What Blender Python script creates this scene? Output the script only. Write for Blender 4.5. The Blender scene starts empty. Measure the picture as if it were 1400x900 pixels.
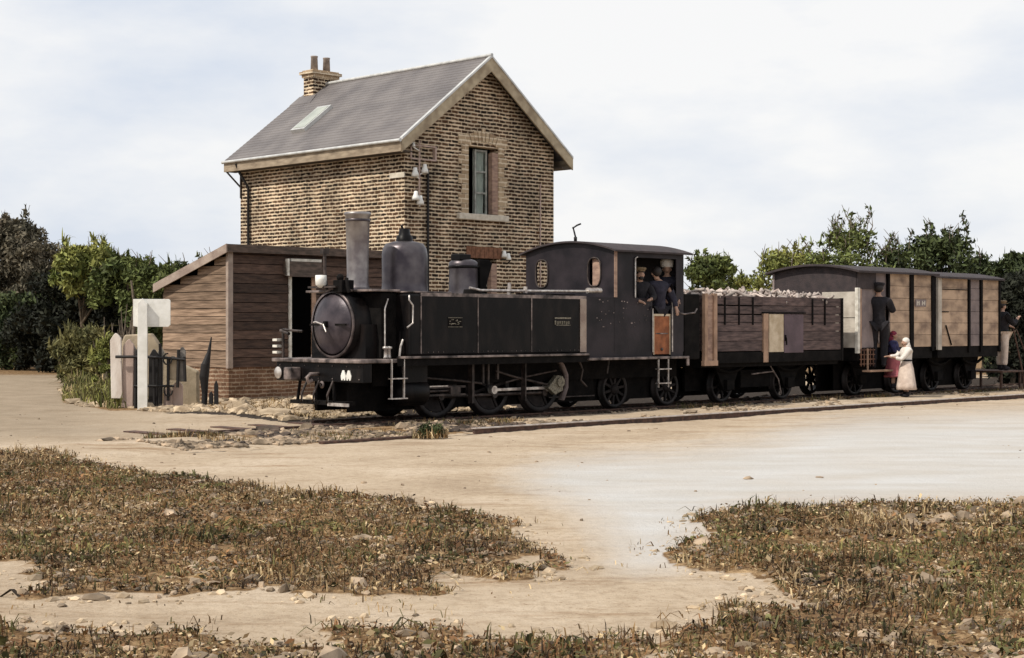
import bpy, math, random
import numpy as np
from mathutils import Vector, Matrix

random.seed(7)
rng = np.random.default_rng(11)
S = bpy.context.scene
COL = S.collection
R = math.radians

# ------------------------------------------------------------------ camera, sky, sun, exposure
FPX, CXP, HYP, HC = 2159.0, 700.0, 448.0, 1.55
cd = bpy.data.cameras.new('camera'); cam = bpy.data.objects.new('camera', cd); COL.objects.link(cam)
cam.location = (0, 0, HC); cam.rotation_euler = (R(90), 0, 0)
cd.sensor_width = 36; cd.lens = 36 * FPX / 1400; cd.shift_y = -2 / 1400
cd.clip_start = .1; cd.clip_end = 3000
S.camera = cam
S.render.resolution_x = 1024; S.render.resolution_y = 658
S.view_settings.view_transform = 'Standard'; S.view_settings.look = 'None'
S.view_settings.exposure = 0.0; S.view_settings.gamma = 1

SUN_EL, SUN_X, SUN_Y = R(48), -.84, -.54
world = bpy.data.worlds.new('World'); S.world = world; world.use_nodes = True
nt = world.node_tree; nt.nodes.clear()
def wn(t, **k):
    n = nt.nodes.new(t)
    for a, b in k.items(): setattr(n, a, b)
    return n
sky = wn('ShaderNodeTexSky', sky_type='NISHITA', sun_disc=False, sun_elevation=SUN_EL,
         sun_rotation=math.atan2(SUN_X, SUN_Y) % (2 * math.pi), air_density=1, dust_density=2)
tc = wn('ShaderNodeTexCoord'); mp = wn('ShaderNodeMapping'); mp.inputs['Scale'].default_value = (1, 1, 2.6)
nz = wn('ShaderNodeTexNoise'); nz.inputs['Scale'].default_value = 4.6; nz.inputs['Detail'].default_value = 6; nz.inputs['Roughness'].default_value = .55
rp = wn('ShaderNodeValToRGB'); rp.color_ramp.elements[0].position = .34; rp.color_ramp.elements[1].position = .60
rp.color_ramp.elements[0].color = (7.4, 7.95, 8.9, 1); rp.color_ramp.elements[1].color = (9.9, 9.85, 9.8, 1)
mx = wn('ShaderNodeMixRGB'); mx.inputs['Fac'].default_value = .93
bg = wn('ShaderNodeBackground'); bg.inputs['Strength'].default_value = .1
wo = wn('ShaderNodeOutputWorld')
L = nt.links.new
L(tc.outputs['Generated'], mp.inputs['Vector']); L(mp.outputs['Vector'], nz.inputs['Vector']); L(nz.outputs['Fac'], rp.inputs['Fac'])
L(sky.outputs['Color'], mx.inputs['Color1']); L(rp.outputs['Color'], mx.inputs['Color2'])
L(mx.outputs['Color'], bg.inputs['Color']); L(bg.outputs['Background'], wo.inputs['Surface'])

sl = bpy.data.lights.new('sun', 'SUN'); sl.energy = 3.8; sl.angle = R(1.2); sl.color = (1, .93, .82)
so = bpy.data.objects.new('sun', sl); COL.objects.link(so)
so.rotation_euler = Vector((SUN_X * math.cos(SUN_EL), SUN_Y * math.cos(SUN_EL), math.sin(SUN_EL))).to_track_quat('Z', 'Y').to_euler()

# ------------------------------------------------------------------ frame of the railway: u along, v away, z up
_D0 = FPX * HC / (586 - HYP); AX, AY = -260 / FPX * _D0, _D0; C45 = math.sqrt(.5)
def W(u, v, z=0): return (AX + C45 * (u - v), AY + C45 * (u + v), z)
def G(px, py, z=0):                     # a point of the ground seen in the photograph -> world
    y = FPX * (HC - z) / (py - HYP); return ((px - CXP) / FPX * y, y, z)
def D(px, dist, z=0): return ((px - CXP) / FPX * dist, dist, z)

# ------------------------------------------------------------------ materials
MATS = {}
def mat(name, c1, c2=None, rough=.8, metal=0., scale=8., bump=0., bscale=30., island=0., spec=.4, detail=5, stretch=(1, 1, 1), ramp=(.35, .65), coord='Object', sheen=None):
    m = bpy.data.materials.new(name); m.use_nodes = True; t = m.node_tree; b = t.nodes['Principled BSDF']
    b.inputs['Roughness'].default_value = rough; b.inputs['Metallic'].default_value = metal
    b.inputs['Specular IOR Level'].default_value = spec
    c2 = c2 or tuple(x * .75 for x in c1)
    tcn = t.nodes.new('ShaderNodeTexCoord'); mpn = t.nodes.new('ShaderNodeMapping'); mpn.inputs['Scale'].default_value = stretch
    n = t.nodes.new('ShaderNodeTexNoise'); n.inputs['Scale'].default_value = scale; n.inputs['Detail'].default_value = detail
    r = t.nodes.new('ShaderNodeValToRGB'); r.color_ramp.elements[0].color = (*c2, 1); r.color_ramp.elements[1].color = (*c1, 1)
    r.color_ramp.elements[0].position, r.color_ramp.elements[1].position = ramp
    t.links.new(tcn.outputs[coord], mpn.inputs['Vector']); t.links.new(mpn.outputs['Vector'], n.inputs['Vector']); t.links.new(n.outputs['Fac'], r.inputs['Fac'])
    out = r.outputs['Color']
    if island:
        g = t.nodes.new('ShaderNodeNewGeometry'); mr = t.nodes.new('ShaderNodeMapRange')
        mr.inputs['To Min'].default_value = 1 - island; mr.inputs['To Max'].default_value = 1 + island
        t.links.new(g.outputs['Random Per Island'], mr.inputs['Value'])
        mm = t.nodes.new('ShaderNodeMixRGB'); mm.blend_type = 'MULTIPLY'; mm.inputs['Fac'].default_value = 1
        t.links.new(out, mm.inputs['Color1']); t.links.new(mr.outputs['Result'], mm.inputs['Color2']); out = mm.outputs['Color']
    t.links.new(out, b.inputs['Base Color'])
    if bump:
        n2 = t.nodes.new('ShaderNodeTexNoise'); n2.inputs['Scale'].default_value = bscale; n2.inputs['Detail'].default_value = 6
        t.links.new(mpn.outputs['Vector'], n2.inputs['Vector'])
        bp = t.nodes.new('ShaderNodeBump'); bp.inputs['Strength'].default_value = bump; bp.inputs['Distance'].default_value = .02
        t.links.new(n2.outputs['Fac'], bp.inputs['Height']); t.links.new(bp.outputs['Normal'], b.inputs['Normal'])
    MATS[name] = m
    return m

def brick_mat(name, bricks, mortar, row=.118, width=.27, msize=.026, wear=.5, bed=.26):
    m = bpy.data.materials.new(name); m.use_nodes = True; t = m.node_tree; b = t.nodes['Principled BSDF']; N = t.nodes.new; K = t.links.new
    b.inputs['Roughness'].default_value = .92; b.inputs['Specular IOR Level'].default_value = .2
    tcn = N('ShaderNodeTexCoord'); sp = N('ShaderNodeSeparateXYZ'); sn = N('ShaderNodeSeparateXYZ')
    K(tcn.outputs['Object'], sp.inputs[0]); K(tcn.outputs['Normal'], sn.inputs[0])
    ab = N('ShaderNodeMath'); ab.operation = 'ABSOLUTE'; K(sn.outputs['X'], ab.inputs[0])
    gt = N('ShaderNodeMath'); gt.operation = 'GREATER_THAN'; gt.inputs[1].default_value = .5; K(ab.outputs[0], gt.inputs[0])
    mi = N('ShaderNodeMix'); mi.data_type = 'FLOAT'; K(gt.outputs[0], mi.inputs['Factor']); K(sp.outputs['X'], mi.inputs['A']); K(sp.outputs['Y'], mi.inputs['B'])
    # hand-laid wobble
    nw = N('ShaderNodeTexNoise'); nw.inputs['Scale'].default_value = 2.2; nw.inputs['Detail'].default_value = 4; K(tcn.outputs['Object'], nw.inputs['Vector'])
    nf = N('ShaderNodeTexNoise'); nf.inputs['Scale'].default_value = 14; nf.inputs['Detail'].default_value = 3; K(tcn.outputs['Object'], nf.inputs['Vector'])
    ad = N('ShaderNodeMath'); ad.operation = 'MULTIPLY_ADD'; ad.inputs[1].default_value = .05; K(nw.outputs['Fac'], ad.inputs[0]); K(sp.outputs['Z'], ad.inputs[2])
    ad2 = N('ShaderNodeMath'); ad2.operation = 'MULTIPLY_ADD'; ad2.inputs[1].default_value = .035; K(nf.outputs['Fac'], ad2.inputs[0]); K(ad.outputs[0], ad2.inputs[2])
    cb = N('ShaderNodeCombineXYZ'); K(mi.outputs['Result'], cb.inputs['X']); K(ad2.outputs[0], cb.inputs['Y'])
    br = N('ShaderNodeTexBrick'); br.inputs['Scale'].default_value = 1; br.inputs['Brick Width'].default_value = width; br.inputs['Row Height'].default_value = row
    br.inputs['Mortar Size'].default_value = msize; br.inputs['Mortar Smooth'].default_value = .35; br.inputs['Bias'].default_value = -.1
    br.inputs['Color1'].default_value = (*bricks[0], 1); br.inputs['Color2'].default_value = (*bricks[1], 1); br.inputs['Mortar'].default_value = (*mortar, 1)
    K(cb.outputs[0], br.inputs['Vector'])
    br.inputs['Mortar Size'].default_value = msize * .45
    dv = N('ShaderNodeMath'); dv.operation = 'DIVIDE'; dv.inputs[1].default_value = row; K(ad2.outputs[0], dv.inputs[0])
    fr = N('ShaderNodeMath'); fr.operation = 'FRACT'; K(dv.outputs[0], fr.inputs[0])
    pg = N('ShaderNodeMath'); pg.operation = 'PINGPONG'; pg.inputs[1].default_value = .5; K(dv.outputs[0], pg.inputs[0])
    nb = N('ShaderNodeTexNoise'); nb.inputs['Scale'].default_value = 3.4; nb.inputs['Detail'].default_value = 7; nb.inputs['Roughness'].default_value = .75; K(tcn.outputs['Object'], nb.inputs['Vector'])
    th = N('ShaderNodeMapRange'); th.inputs['From Min'].default_value = .32; th.inputs['From Max'].default_value = .68; th.inputs['To Min'].default_value = .02; th.inputs['To Max'].default_value = bed; K(nb.outputs['Fac'], th.inputs['Value'])
    df = N('ShaderNodeMath'); df.operation = 'SUBTRACT'; K(th.outputs['Result'], df.inputs[0]); K(pg.outputs[0], df.inputs[1])
    ms = N('ShaderNodeMapRange'); ms.inputs['From Min'].default_value = -.05; ms.inputs['From Max'].default_value = .04; K(df.outputs[0], ms.inputs['Value'])
    mort = N('ShaderNodeMixRGB'); mort.inputs['Color2'].default_value = (*mortar, 1); K(ms.outputs['Result'], mort.inputs['Fac']); K(br.outputs['Color'], mort.inputs['Color1'])
    # patches where the pointing is gone, and soot
    np_ = N('ShaderNodeTexNoise'); np_.inputs['Scale'].default_value = .9; np_.inputs['Detail'].default_value = 8; np_.inputs['Roughness'].default_value = .7; K(tcn.outputs['Object'], np_.inputs['Vector'])
    rr = N('ShaderNodeValToRGB'); rr.color_ramp.elements[0].position = .36; rr.color_ramp.elements[1].position = .6
    rr.color_ramp.elements[0].color = (1 - wear, 1 - wear, 1 - wear, 1); rr.color_ramp.elements[1].color = (1, 1, 1, 1)
    K(np_.outputs['Fac'], rr.inputs['Fac'])
    mu = N('ShaderNodeMixRGB'); mu.blend_type = 'MULTIPLY'; mu.inputs['Fac'].default_value = 1; K(mort.outputs['Color'], mu.inputs['Color1']); K(rr.outputs['Color'], mu.inputs['Color2'])
    K(mu.outputs['Color'], b.inputs['Base Color'])
    bp = N('ShaderNodeBump'); bp.inputs['Strength'].default_value = .7; bp.inputs['Distance'].default_value = .02; K(br.outputs['Fac'], bp.inputs['Height']); K(bp.outputs['Normal'], b.inputs['Normal'])
    MATS[name] = m; return m

brick_mat('brick', ((.022, .013, .009), (.14, .075, .04)), (.80, .64, .45), row=.09, width=.215, msize=.024, bed=.35, wear=.55)
brick_mat('brick_quoin', ((.34, .24, .15), (.5, .38, .25)), (.74, .62, .46), width=.3, wear=.2)
brick_mat('brick_base', ((.16, .085, .05), (.25, .14, .085)), (.45, .34, .24), row=.085, width=.2, msize=.014)
mat('slate', (.175, .158, .152), (.105, .094, .094), .6, scale=1.3, bump=.25, bscale=14, detail=8, stretch=(1, 1, 1), ramp=(.3, .7))
mat('fascia', (.36, .29, .21), (.2, .155, .11), .85, scale=3, bump=.3, stretch=(1, 1, 3))
mat('barge', (.46, .38, .26), (.27, .21, .14), .85, scale=4, bump=.3)
mat('zinc', (.62, .62, .6), (.45, .45, .44), .4, metal=.3, scale=5)
mat('soffit', (.07, .055, .045), None, .9)
mat('stone_sill', (.62, .56, .47), (.46, .41, .33), .9, scale=9, bump=.2)
mat('white_paint', (.8, .79, .75), (.66, .65, .6), .6, scale=6, bump=.08)
mat('white_paint_old', (.72, .69, .62), (.45, .42, .36), .7, scale=9, bump=.2)
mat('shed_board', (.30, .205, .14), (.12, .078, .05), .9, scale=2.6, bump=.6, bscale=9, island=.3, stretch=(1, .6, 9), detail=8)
mat('shed_board_shaded', (.10, .06, .043), (.04, .024, .018), .9, scale=3.0, bump=.6, bscale=9, island=.4, stretch=(1, 1, 6), detail=8)  # same boards as the end, with the front's shade put into the colour
mat('felt', (.11, .085, .08), (.07, .055, .05), .95, scale=6, bump=.4)
mat('shed_fascia', (.13, .09, .07), (.06, .045, .035), .9, scale=5, bump=.4, stretch=(1, 1, 4))
mat('gable_board', (.36, .29, .24), (.24, .18, .15), .9, scale=4, bump=.4)
mat('black_paint', (.016, .012, .011), (.0028, .0024, .0028), .42, ramp=(.45, .8), stretch=(1, 1, .45), scale=4.5, bump=.12, bscale=40, spec=.14, detail=8)
mat('black_dull', (.009, .0075, .007), (.003, .0025, .0025), .85, scale=6, bump=.3, spec=.12)
mat('cab_black', (.026, .02, .024), (.007, .0055, .008), .5, scale=2.2, bump=.1, spec=.22, detail=8)
mat('door_steel', (.075, .06, .068), (.028, .022, .028), .36, metal=.35, scale=4, bump=.1)
mat('chimney_steel', (.33, .31, .30), (.16, .14, .145), .42, metal=.8, scale=4, detail=8, bump=.06)
mat('dome_steel', (.13, .115, .118), (.05, .042, .05), .38, metal=.8, scale=3, detail=8, bump=.06)
mat('bright_edge', (.34, .27, .245), (.03, .024, .023), .5, metal=.2, scale=5, detail=9, ramp=(.38, .68))
mat('ring_edge', (.16, .125, .12), (.02, .016, .016), .45, metal=.3, scale=6, detail=9)
mat('bright_steel', (.62, .58, .54), (.3, .26, .24), .38, metal=.6, scale=12, detail=6)
mat('wheel_rim', (.022, .017, .016), (.008, .006, .006), .7, metal=.1, spec=.2, scale=8, bump=.2)
mat('rod', (.075, .056, .05), (.014, .011, .01), .55, metal=.3, scale=9, detail=8)
mat('tyre_steel', (.028, .021, .02), (.006, .005, .005), .6, metal=.3, scale=5, detail=8)
mat('rail_top', (.62, .57, .53), (.4, .33, .29), .4, metal=.4, scale=8)
mat('rust', (.12, .065, .045), (.05, .03, .024), .85, scale=14, bump=.4)
mat('door_wood', (.35, .12, .045), (.17, .055, .02), .7, scale=6, bump=.4)
mat('brass', (.26, .235, .18), (.08, .07, .05), .55, metal=.3, scale=30)
mat('wagon_board', (.135, .092, .084), (.05, .034, .033), .85, scale=3.5, bump=.5, bscale=9, island=.22, stretch=(1, 1, 6), detail=8)
mat('wagon_post', (.42, .27, .185), (.25, .16, .11), .8, scale=5, bump=.3)
mat('wagon_cream', (.6, .5, .37), (.42, .33, .22), .8, scale=6, bump=.3)
mat('wagon_door', (.13, .09, .105), (.085, .06, .07), .75, scale=3, bump=.3)
mat('van_board', (.46, .33, .23), (.19, .13, .095), .85, scale=2.6, bump=.4, bscale=12, island=.13, stretch=(1, 1, 1.6), ramp=(.3, .6), detail=8)
mat('van_grey', (.25, .2, .19), (.15, .12, .12), .85, scale=3, bump=.3)
mat('van_pale', (.56, .51, .44), (.36, .32, .27), .8, scale=4, bump=.3)
mat('van_roof', (.05, .037, .038), (.03, .024, .026), .85, scale=6, bump=.3)
mat('van_brown', (.2, .1, .06), (.1, .05, .035), .85, scale=10, bump=.4)
mat('terracotta_grey', (.34, .28, .24), (.2, .165, .145), .7, scale=8)
mat('curtain', (.55, .56, .5), (.34, .36, .32), .9, scale=3, stretch=(8, 8, 1))
mat('window_frame', (.36, .37, .33), (.22, .22, .2), .7)
mat('shutter', (.40, .27, .2), (.22, .14, .11), .85, scale=5, bump=.3, stretch=(1, 1, 3))
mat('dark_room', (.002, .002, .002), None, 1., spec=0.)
mat('porcelain', (.85, .84, .8), (.7, .69, .65), .3)
mat('pole_pink', (.5, .38, .33), (.34, .25, .21), .8)
mat('lintel', (.22, .1, .055), (.12, .055, .03), .9, scale=14, bump=.3)
mat('skin', (.42, .26, .19), (.34, .2, .14), .6, scale=12)
mat('cloth_navy', (.03, .028, .045), (.014, .013, .022), .9, scale=12, bump=.4)
mat('cloth_black', (.014, .012, .016), (.007, .006, .008), .9, scale=12, bump=.4)
mat('cloth_tan', (.22, .15, .085), (.13, .09, .05), .9, scale=12, bump=.4)
mat('cloth_white', (.75, .71, .66), (.58, .53, .48), .9, scale=9, bump=.5)
mat('cloth_cream', (.66, .55, .47), (.5, .4, .34), .9, scale=9, bump=.5)
mat('cloth_pink', (.42, .13, .14), (.3, .08, .1), .9, scale=9)
mat('cloth_red', (.3, .035, .05), (.12, .02, .05), .9, scale=22)
mat('cloth_blue', (.035, .035, .11), (.02, .018, .05), .9, scale=12)
mat('hair', (.018, .013, .012), None, .6)
mat('bark', (.12, .09, .06), (.06, .045, .03), .95, scale=12, bump=.6, stretch=(1, 1, .3))
mat('twig', (.2, .16, .12), (.1, .08, .06), .95, scale=12)
mat('slab_grey', (.22, .2, .18), (.12, .11, .10), .85, scale=4, bump=.3)
mat('slab_pink', (.46, .35, .3), (.33, .25, .21), .85, scale=4, bump=.3, stretch=(1, 1, .4))
mat('slab_white', (.68, .62, .56), (.5, .42, .36), .8, scale=5, bump=.3, stretch=(1, 1, .4))
mat('iron_black', (.012, .01, .01), None, .6)
mat('plaster_tan', (.42, .34, .24), (.29, .235, .16), .9, scale=4, bump=.4)
mat('stone', (.36, .27, .185), (.12, .09, .06), .9, scale=5, island=.5, bump=.2)
mat('stone_pale', (.52, .41, .28), (.25, .185, .12), .9, scale=5, island=.35, bump=.2)
mat('cinder', (.10, .07, .052), (.035, .026, .02), .9, scale=5, island=.6)
mat('load', (.52, .45, .4), (.22, .17, .15), .85, scale=5, island=.5)
def leafmat(name, c1, c2, island=.45, trans=.25):
    m = mat(name, c1, c2, .75, scale=.8, island=island, spec=.25, detail=3)
    return m
leafmat('leaf_dark', (.07, .088, .03), (.03, .042, .017), .6)
leafmat('leaf_brown', (.15, .125, .085), (.075, .07, .048), .55)
leafmat('leaf_shade', (.02, .022, .012), (.01, .012, .007))  # leaf colour darkened to stand for the shadowed hollows of the thickets
leafmat('leaf_mid', (.14, .16, .045), (.06, .08, .026), .6)
leafmat('leaf_bright', (.28, .27, .075), (.12, .145, .04), .55)
leafmat('leaf_olive', (.22, .19, .07), (.10, .10, .04), .55)
leafmat('grass_green', (.12, .11, .04), (.04, .036, .013), .7)
leafmat('litter_dark', (.09, .055, .032), (.03, .02, .013), .6)
leafmat('litter_red', (.24, .125, .055), (.11, .056, .026), .6)
leafmat('grass_dry', (.25, .155, .065), (.08, .046, .02), .7)
leafmat('grass_straw', (.52, .40, .23), (.36, .26, .14), .4)

# ------------------------------------------------------------------ mesh builder
class MB:
    def __init__(s): s.v = []; s.f = []; s.sm = []
    def add(s, vs, fs, smooth=False):
        o = len(s.v); s.v += [tuple(p) for p in vs]; s.f += [tuple(i + o for i in f) for f in fs]; s.sm += [smooth] * len(fs); return s
    def box(s, x0, x1, y0, y1, z0, z1):
        if x0 > x1: x0, x1 = x1, x0
        if y0 > y1: y0, y1 = y1, y0
        if z0 > z1: z0, z1 = z1, z0
        return s.add([(x0, y0, z0), (x1, y0, z0), (x1, y1, z0), (x0, y1, z0), (x0, y0, z1), (x1, y0, z1), (x1, y1, z1), (x0, y1, z1)],
                     [(0, 3, 2, 1), (4, 5, 6, 7), (0, 1, 5, 4), (1, 2, 6, 5), (2, 3, 7, 6), (3, 0, 4, 7)])
    def hexa(s, p): return s.add(p, [(0, 3, 2, 1), (4, 5, 6, 7), (0, 1, 5, 4), (1, 2, 6, 5), (2, 3, 7, 6), (3, 0, 4, 7)])
    def cyl(s, p0, p1, r0, r1=None, n=16, caps=True):
        r1 = r0 if r1 is None else r1
        p0 = Vector(p0); p1 = Vector(p1); d = (p1 - p0).normalized(); a = d.orthogonal().normalized(); b = d.cross(a)
        vs = [];
        for p, r in ((p0, r0), (p1, r1)):
            for i in range(n):
                t = 2 * math.pi * i / n; vs.append(p + a * (r * math.cos(t)) + b * (r * math.sin(t)))
        s.add(vs, [(i, (i + 1) % n, n + (i + 1) % n, n + i) for i in range(n)], True)
        if caps: s.add(vs, [tuple(range(n - 1, -1, -1)), tuple(range(n, 2 * n))])
        return s
    def lathe(s, prof, o, axis='z', n=32):
        vs = []
        for r, h in prof:
            for i in range(n):
                t = 2 * math.pi * i / n; a, b = r * math.cos(t), r * math.sin(t)
                p = {'z': (a, b, h), 'x': (h, a, b), 'y': (b, h, a)}[axis]
                vs.append((o[0] + p[0], o[1] + p[1], o[2] + p[2]))
        fs = [(k * n + i, k * n + (i + 1) % n, (k + 1) * n + (i + 1) % n, (k + 1) * n + i) for k in range(len(prof) - 1) for i in range(n)]
        return s.add(vs, fs, True)
    def tube(s, pts, r, n=8, r1=None):
        pts = [Vector(p) for p in pts]; rr = [r + ((r1 if r1 is not None else r) - r) * i / (len(pts) - 1) for i in range(len(pts))]
        vs = []; prev = None
        for i, p in enumerate(pts):
            d = ((pts[min(i + 1, len(pts) - 1)] - pts[max(i - 1, 0)])).normalized()
            a = d.orthogonal().normalized() if prev is None else (prev - d * prev.dot(d)).normalized(); prev = a; b = d.cross(a)
            for k in range(n):
                t = 2 * math.pi * k / n; vs.append(p + a * (rr[i] * math.cos(t)) + b * (rr[i] * math.sin(t)))
        s.add(vs, [(i * n + k, i * n + (k + 1) % n, (i + 1) * n + (k + 1) % n, (i + 1) * n + k) for i in range(len(pts) - 1) for k in range(n)], True)
        s.add(vs, [tuple(range(n - 1, -1, -1)), tuple(range((len(pts) - 1) * n, len(pts) * n))]); return s
    def extr(s, poly, axis, a, b):      # polygon in the two other axes, extruded from a to b
        def P(q, h): return {'x': (h, q[0], q[1]), 'y': (q[0], h, q[1]), 'z': (q[0], q[1], h)}[axis]
        n = len(poly); vs = [P(q, a) for q in poly] + [P(q, b) for q in poly]
        return s.add(vs, [(i, (i + 1) % n, n + (i + 1) % n, n + i) for i in range(n)] + [tuple(range(n - 1, -1, -1)), tuple(range(n, 2 * n))])
    def sph(s, c, r, n=12, sc=(1, 1, 1)):
        vs = []; m = n // 2
        for j in range(m + 1):
            ph = math.pi * j / m
            for i in range(n):
                t = 2 * math.pi * i / n; vs.append((c[0] + r * sc[0] * math.sin(ph) * math.cos(t), c[1] + r * sc[1] * math.sin(ph) * math.sin(t), c[2] + r * sc[2] * math.cos(ph)))
        return s.add(vs, [(j * n + i, (j + 1) * n + i, (j + 1) * n + (i + 1) % n, j * n + (i + 1) % n) for j in range(m) for i in range(n)], True)

SPLIT = {'window_quoin', 'porthole_ring', 'axle_guard', 'tank_filler', 'brake_hanger', 'handrail', 'barge_board', 'fascia', 'soffit', 'iron_strap', 'side_post', 'lamp_iron', 'door_jamb', 'running_board', 'end_post', 'door_strap', 'eaves_bracket', 'coupling_chain', 'lubricator', 'guard_iron', 'frame_plate', 'firebox_backhead', 'coupling', 'brake_lever', 'ironwork', 'cab_side', 'valve_gear', 'sole_bar', 'coupling_hook', 'tank_deck', 'end_wall', 'doorway', 'door_frame', 'injector_pipe', 'bolt', 'fishplate', 'slide_bar', 'corner_strip', 'side_board', 'wall'}
def clusters(mb):
    at = [0]
    seen = {}
    par = list(range(len(mb.v)))
    def f(i):
        while par[i] != i: par[i] = par[par[i]]; i = par[i]
        return i
    for fc in mb.f:
        for k in fc[1:]: par[f(k)] = f(fc[0])
    g = {}
    for i in range(len(mb.v)): g.setdefault(f(i), []).append(i)
    gs = [(np.array([mb.v[i] for i in ids]), ids) for ids in g.values()]
    bb = [(p.min(0) - .012, p.max(0) + .012) for p, _ in gs]; q = list(range(len(gs)))
    def h(i):
        while q[i] != i: q[i] = q[q[i]]; i = q[i]
        return i
    for i in range(len(gs)):
        for j in range(i):
            if (bb[i][0] < bb[j][1]).all() and (bb[j][0] < bb[i][1]).all(): q[h(i)] = h(j)
    out = {}
    for i in range(len(gs)): out.setdefault(h(i), []).extend(gs[i][1])
    res = []
    for ids in out.values():
        ids = sorted(ids); mp_ = {a: b for b, a in enumerate(ids)}; m = MB(); m.v = [mb.v[i] for i in ids]
        for fc, sm in zip(mb.f, mb.sm):
            if fc[0] in mp_: m.f.append(tuple(mp_[i] for i in fc)); m.sm.append(sm)
        res.append(m)
    return res
ORG = {}
def thing(name, label, cat, loc, rz=0., org=(0, 0, 0), group=None):
    o = bpy.data.objects.new(name, None); COL.objects.link(o); o.empty_display_size = .3
    o.location = loc; o.rotation_euler = (0, 0, rz); o['label'] = label; o['category'] = cat
    if group: o['group'] = group
    ORG[o.name] = org
    return o
def tthing(name, label, cat, u, v, z=0., group=None):      # a thing in the railway frame, built in u, v, z
    return thing(name, label, cat, W(u, v, z), R(45), (u, v, z), group)
def top(p):
    while p.parent: p = p.parent
    return p
def obj(name, mb, m, parent=None, bevel=0., fix=True, solid=0., label=None):
    if name in SPLIT and parent is not None and name != 'wall':
        cs_ = clusters(mb)
        if 1 < len(cs_) <= 30: return [obj1(name, c, m, parent, bevel, fix, solid, label) for c in cs_][0]
    return obj1(name, mb, m, parent, bevel, fix, solid, label)
def obj1(name, mb, m, parent=None, bevel=0., fix=True, solid=0., label=None):
    me = bpy.data.meshes.new(name)
    o_ = ORG.get(top(parent).name, (0, 0, 0)) if parent else (0, 0, 0)
    me.from_pydata([(x - o_[0], y - o_[1], z - o_[2]) for x, y, z in mb.v], [], mb.f)
    me.polygons.foreach_set('use_smooth', mb.sm); me.materials.append(MATS[m] if isinstance(m, str) else m); me.update()
    if fix:
        import bmesh
        b = bmesh.new(); b.from_mesh(me); bmesh.ops.remove_doubles(b, verts=b.verts, dist=1e-5) if False else None
        bmesh.ops.recalc_face_normals(b, faces=b.faces); b.to_mesh(me); b.free()
    o = bpy.data.objects.new(name, me); COL.objects.link(o)
    if parent: o.parent = parent
    if solid: md = o.modifiers.new('solid', 'SOLIDIFY'); md.thickness = solid; md.offset = 0
    if bevel: md = o.modifiers.new('bevel', 'BEVEL'); md.width = bevel; md.segments = 2; md.limit_method = 'ANGLE'; md.angle_limit = R(40)
    if label: o['label'] = label
    return o
def tag(o, label=None, cat=None, group=None, kind=None):
    for k, v in (('label', label), ('category', cat), ('group', group), ('kind', kind)):
        if v: o[k] = v
    return o
def npmesh(name, V, F, m, kind=None, smooth=False, parent=None, mi=None, mats=None):
    me = bpy.data.meshes.new(name); V = np.asarray(V, np.float32); F = np.asarray(F, np.int32); k = F.shape[1]
    me.vertices.add(len(V)); me.vertices.foreach_set('co', V.ravel())
    me.loops.add(F.size); me.loops.foreach_set('vertex_index', F.ravel())
    me.polygons.add(len(F)); me.polygons.foreach_set('loop_start', np.arange(0, F.size, k, dtype=np.int32))
    for q in (mats or [m]): me.materials.append(MATS[q] if isinstance(q, str) else q)
    if mi is not None: me.polygons.foreach_set('material_index', np.asarray(mi, np.int32))
    me.polygons.foreach_set('use_smooth', [smooth] * len(F)); me.update(calc_edges=True); me.validate()
    o = bpy.data.objects.new(name, me); COL.objects.link(o)
    if kind: o['kind'] = kind
    if parent: o.parent = parent
    return o

# ------------------------------------------------------------------ the ground
def inpoly(px, py, poly):
    r = np.zeros(px.shape, bool); n = len(poly)
    for i in range(n):
        x1, y1 = poly[i]; x2, y2 = poly[(i + 1) % n]
        if y1 == y2: continue
        c = ((y1 > py) != (y2 > py)) & (px < (x2 - x1) * (py - y1) / (y2 - y1) + x1); r ^= c
    return r
def vn(x, y, s, seed=0):                # cheap value noise
    x = np.asarray(x) * s + seed * 17.3; y = np.asarray(y) * s + seed * 5.7
    def h(i, j): q = np.sin(i * 127.1 + j * 311.7 + seed * 74.7) * 43758.5453; return q - np.floor(q)
    i, j = np.floor(x), np.floor(y); f, g = x - i, y - j; f = f * f * (3 - 2 * f); g = g * g * (3 - 2 * g)
    return (h(i, j) * (1 - f) + h(i + 1, j) * f) * (1 - g) + (h(i, j + 1) * (1 - f) + h(i + 1, j + 1) * f) * g
VEG = [
    [(-400, 622), (60, 624), (150, 640), (270, 658), (400, 676), (500, 684), (600, 700), (700, 716), (725, 745), (735, 788), (690, 792), (640, 778), (605, 790), (590, 806), (470, 816), (300, 806), (200, 822), (70, 826), (52, 800), (40, 770), (-400, 755)],
    [(-600, 862), (330, 860), (400, 878), (466, 888), (478, 856), (650, 862), (740, 875), (862, 890), (872, 1300), (-900, 1300)],
    [(985, 700), (1100, 692), (1900, 690), (2600, 1300), (860, 1300), (880, 868), (980, 858), (965, 845), (975, 825), (1066, 848), (1040, 820), (1010, 805), (1005, 785), (940, 770), (945, 740), (975, 735)]]
PALE = [(1010, 604), (1150, 572), (1700, 548), (1700, 690), (1200, 690), (1000, 694), (965, 735), (930, 790), (860, 790), (800, 700), (720, 668), (690, 640), (800, 622)]
VERGE = [(60, 503), (100, 520), (85, 550), (150, 562), (320, 560), (320, 480), (60, 480)]
def to_px(x, y): y = np.maximum(y, 1.); return CXP + FPX * x / y, HYP + FPX * HC / y
def to_uv(x, y): dx, dy = x - AX, y - AY; return C45 * (dx + dy), C45 * (dy - dx)
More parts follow.
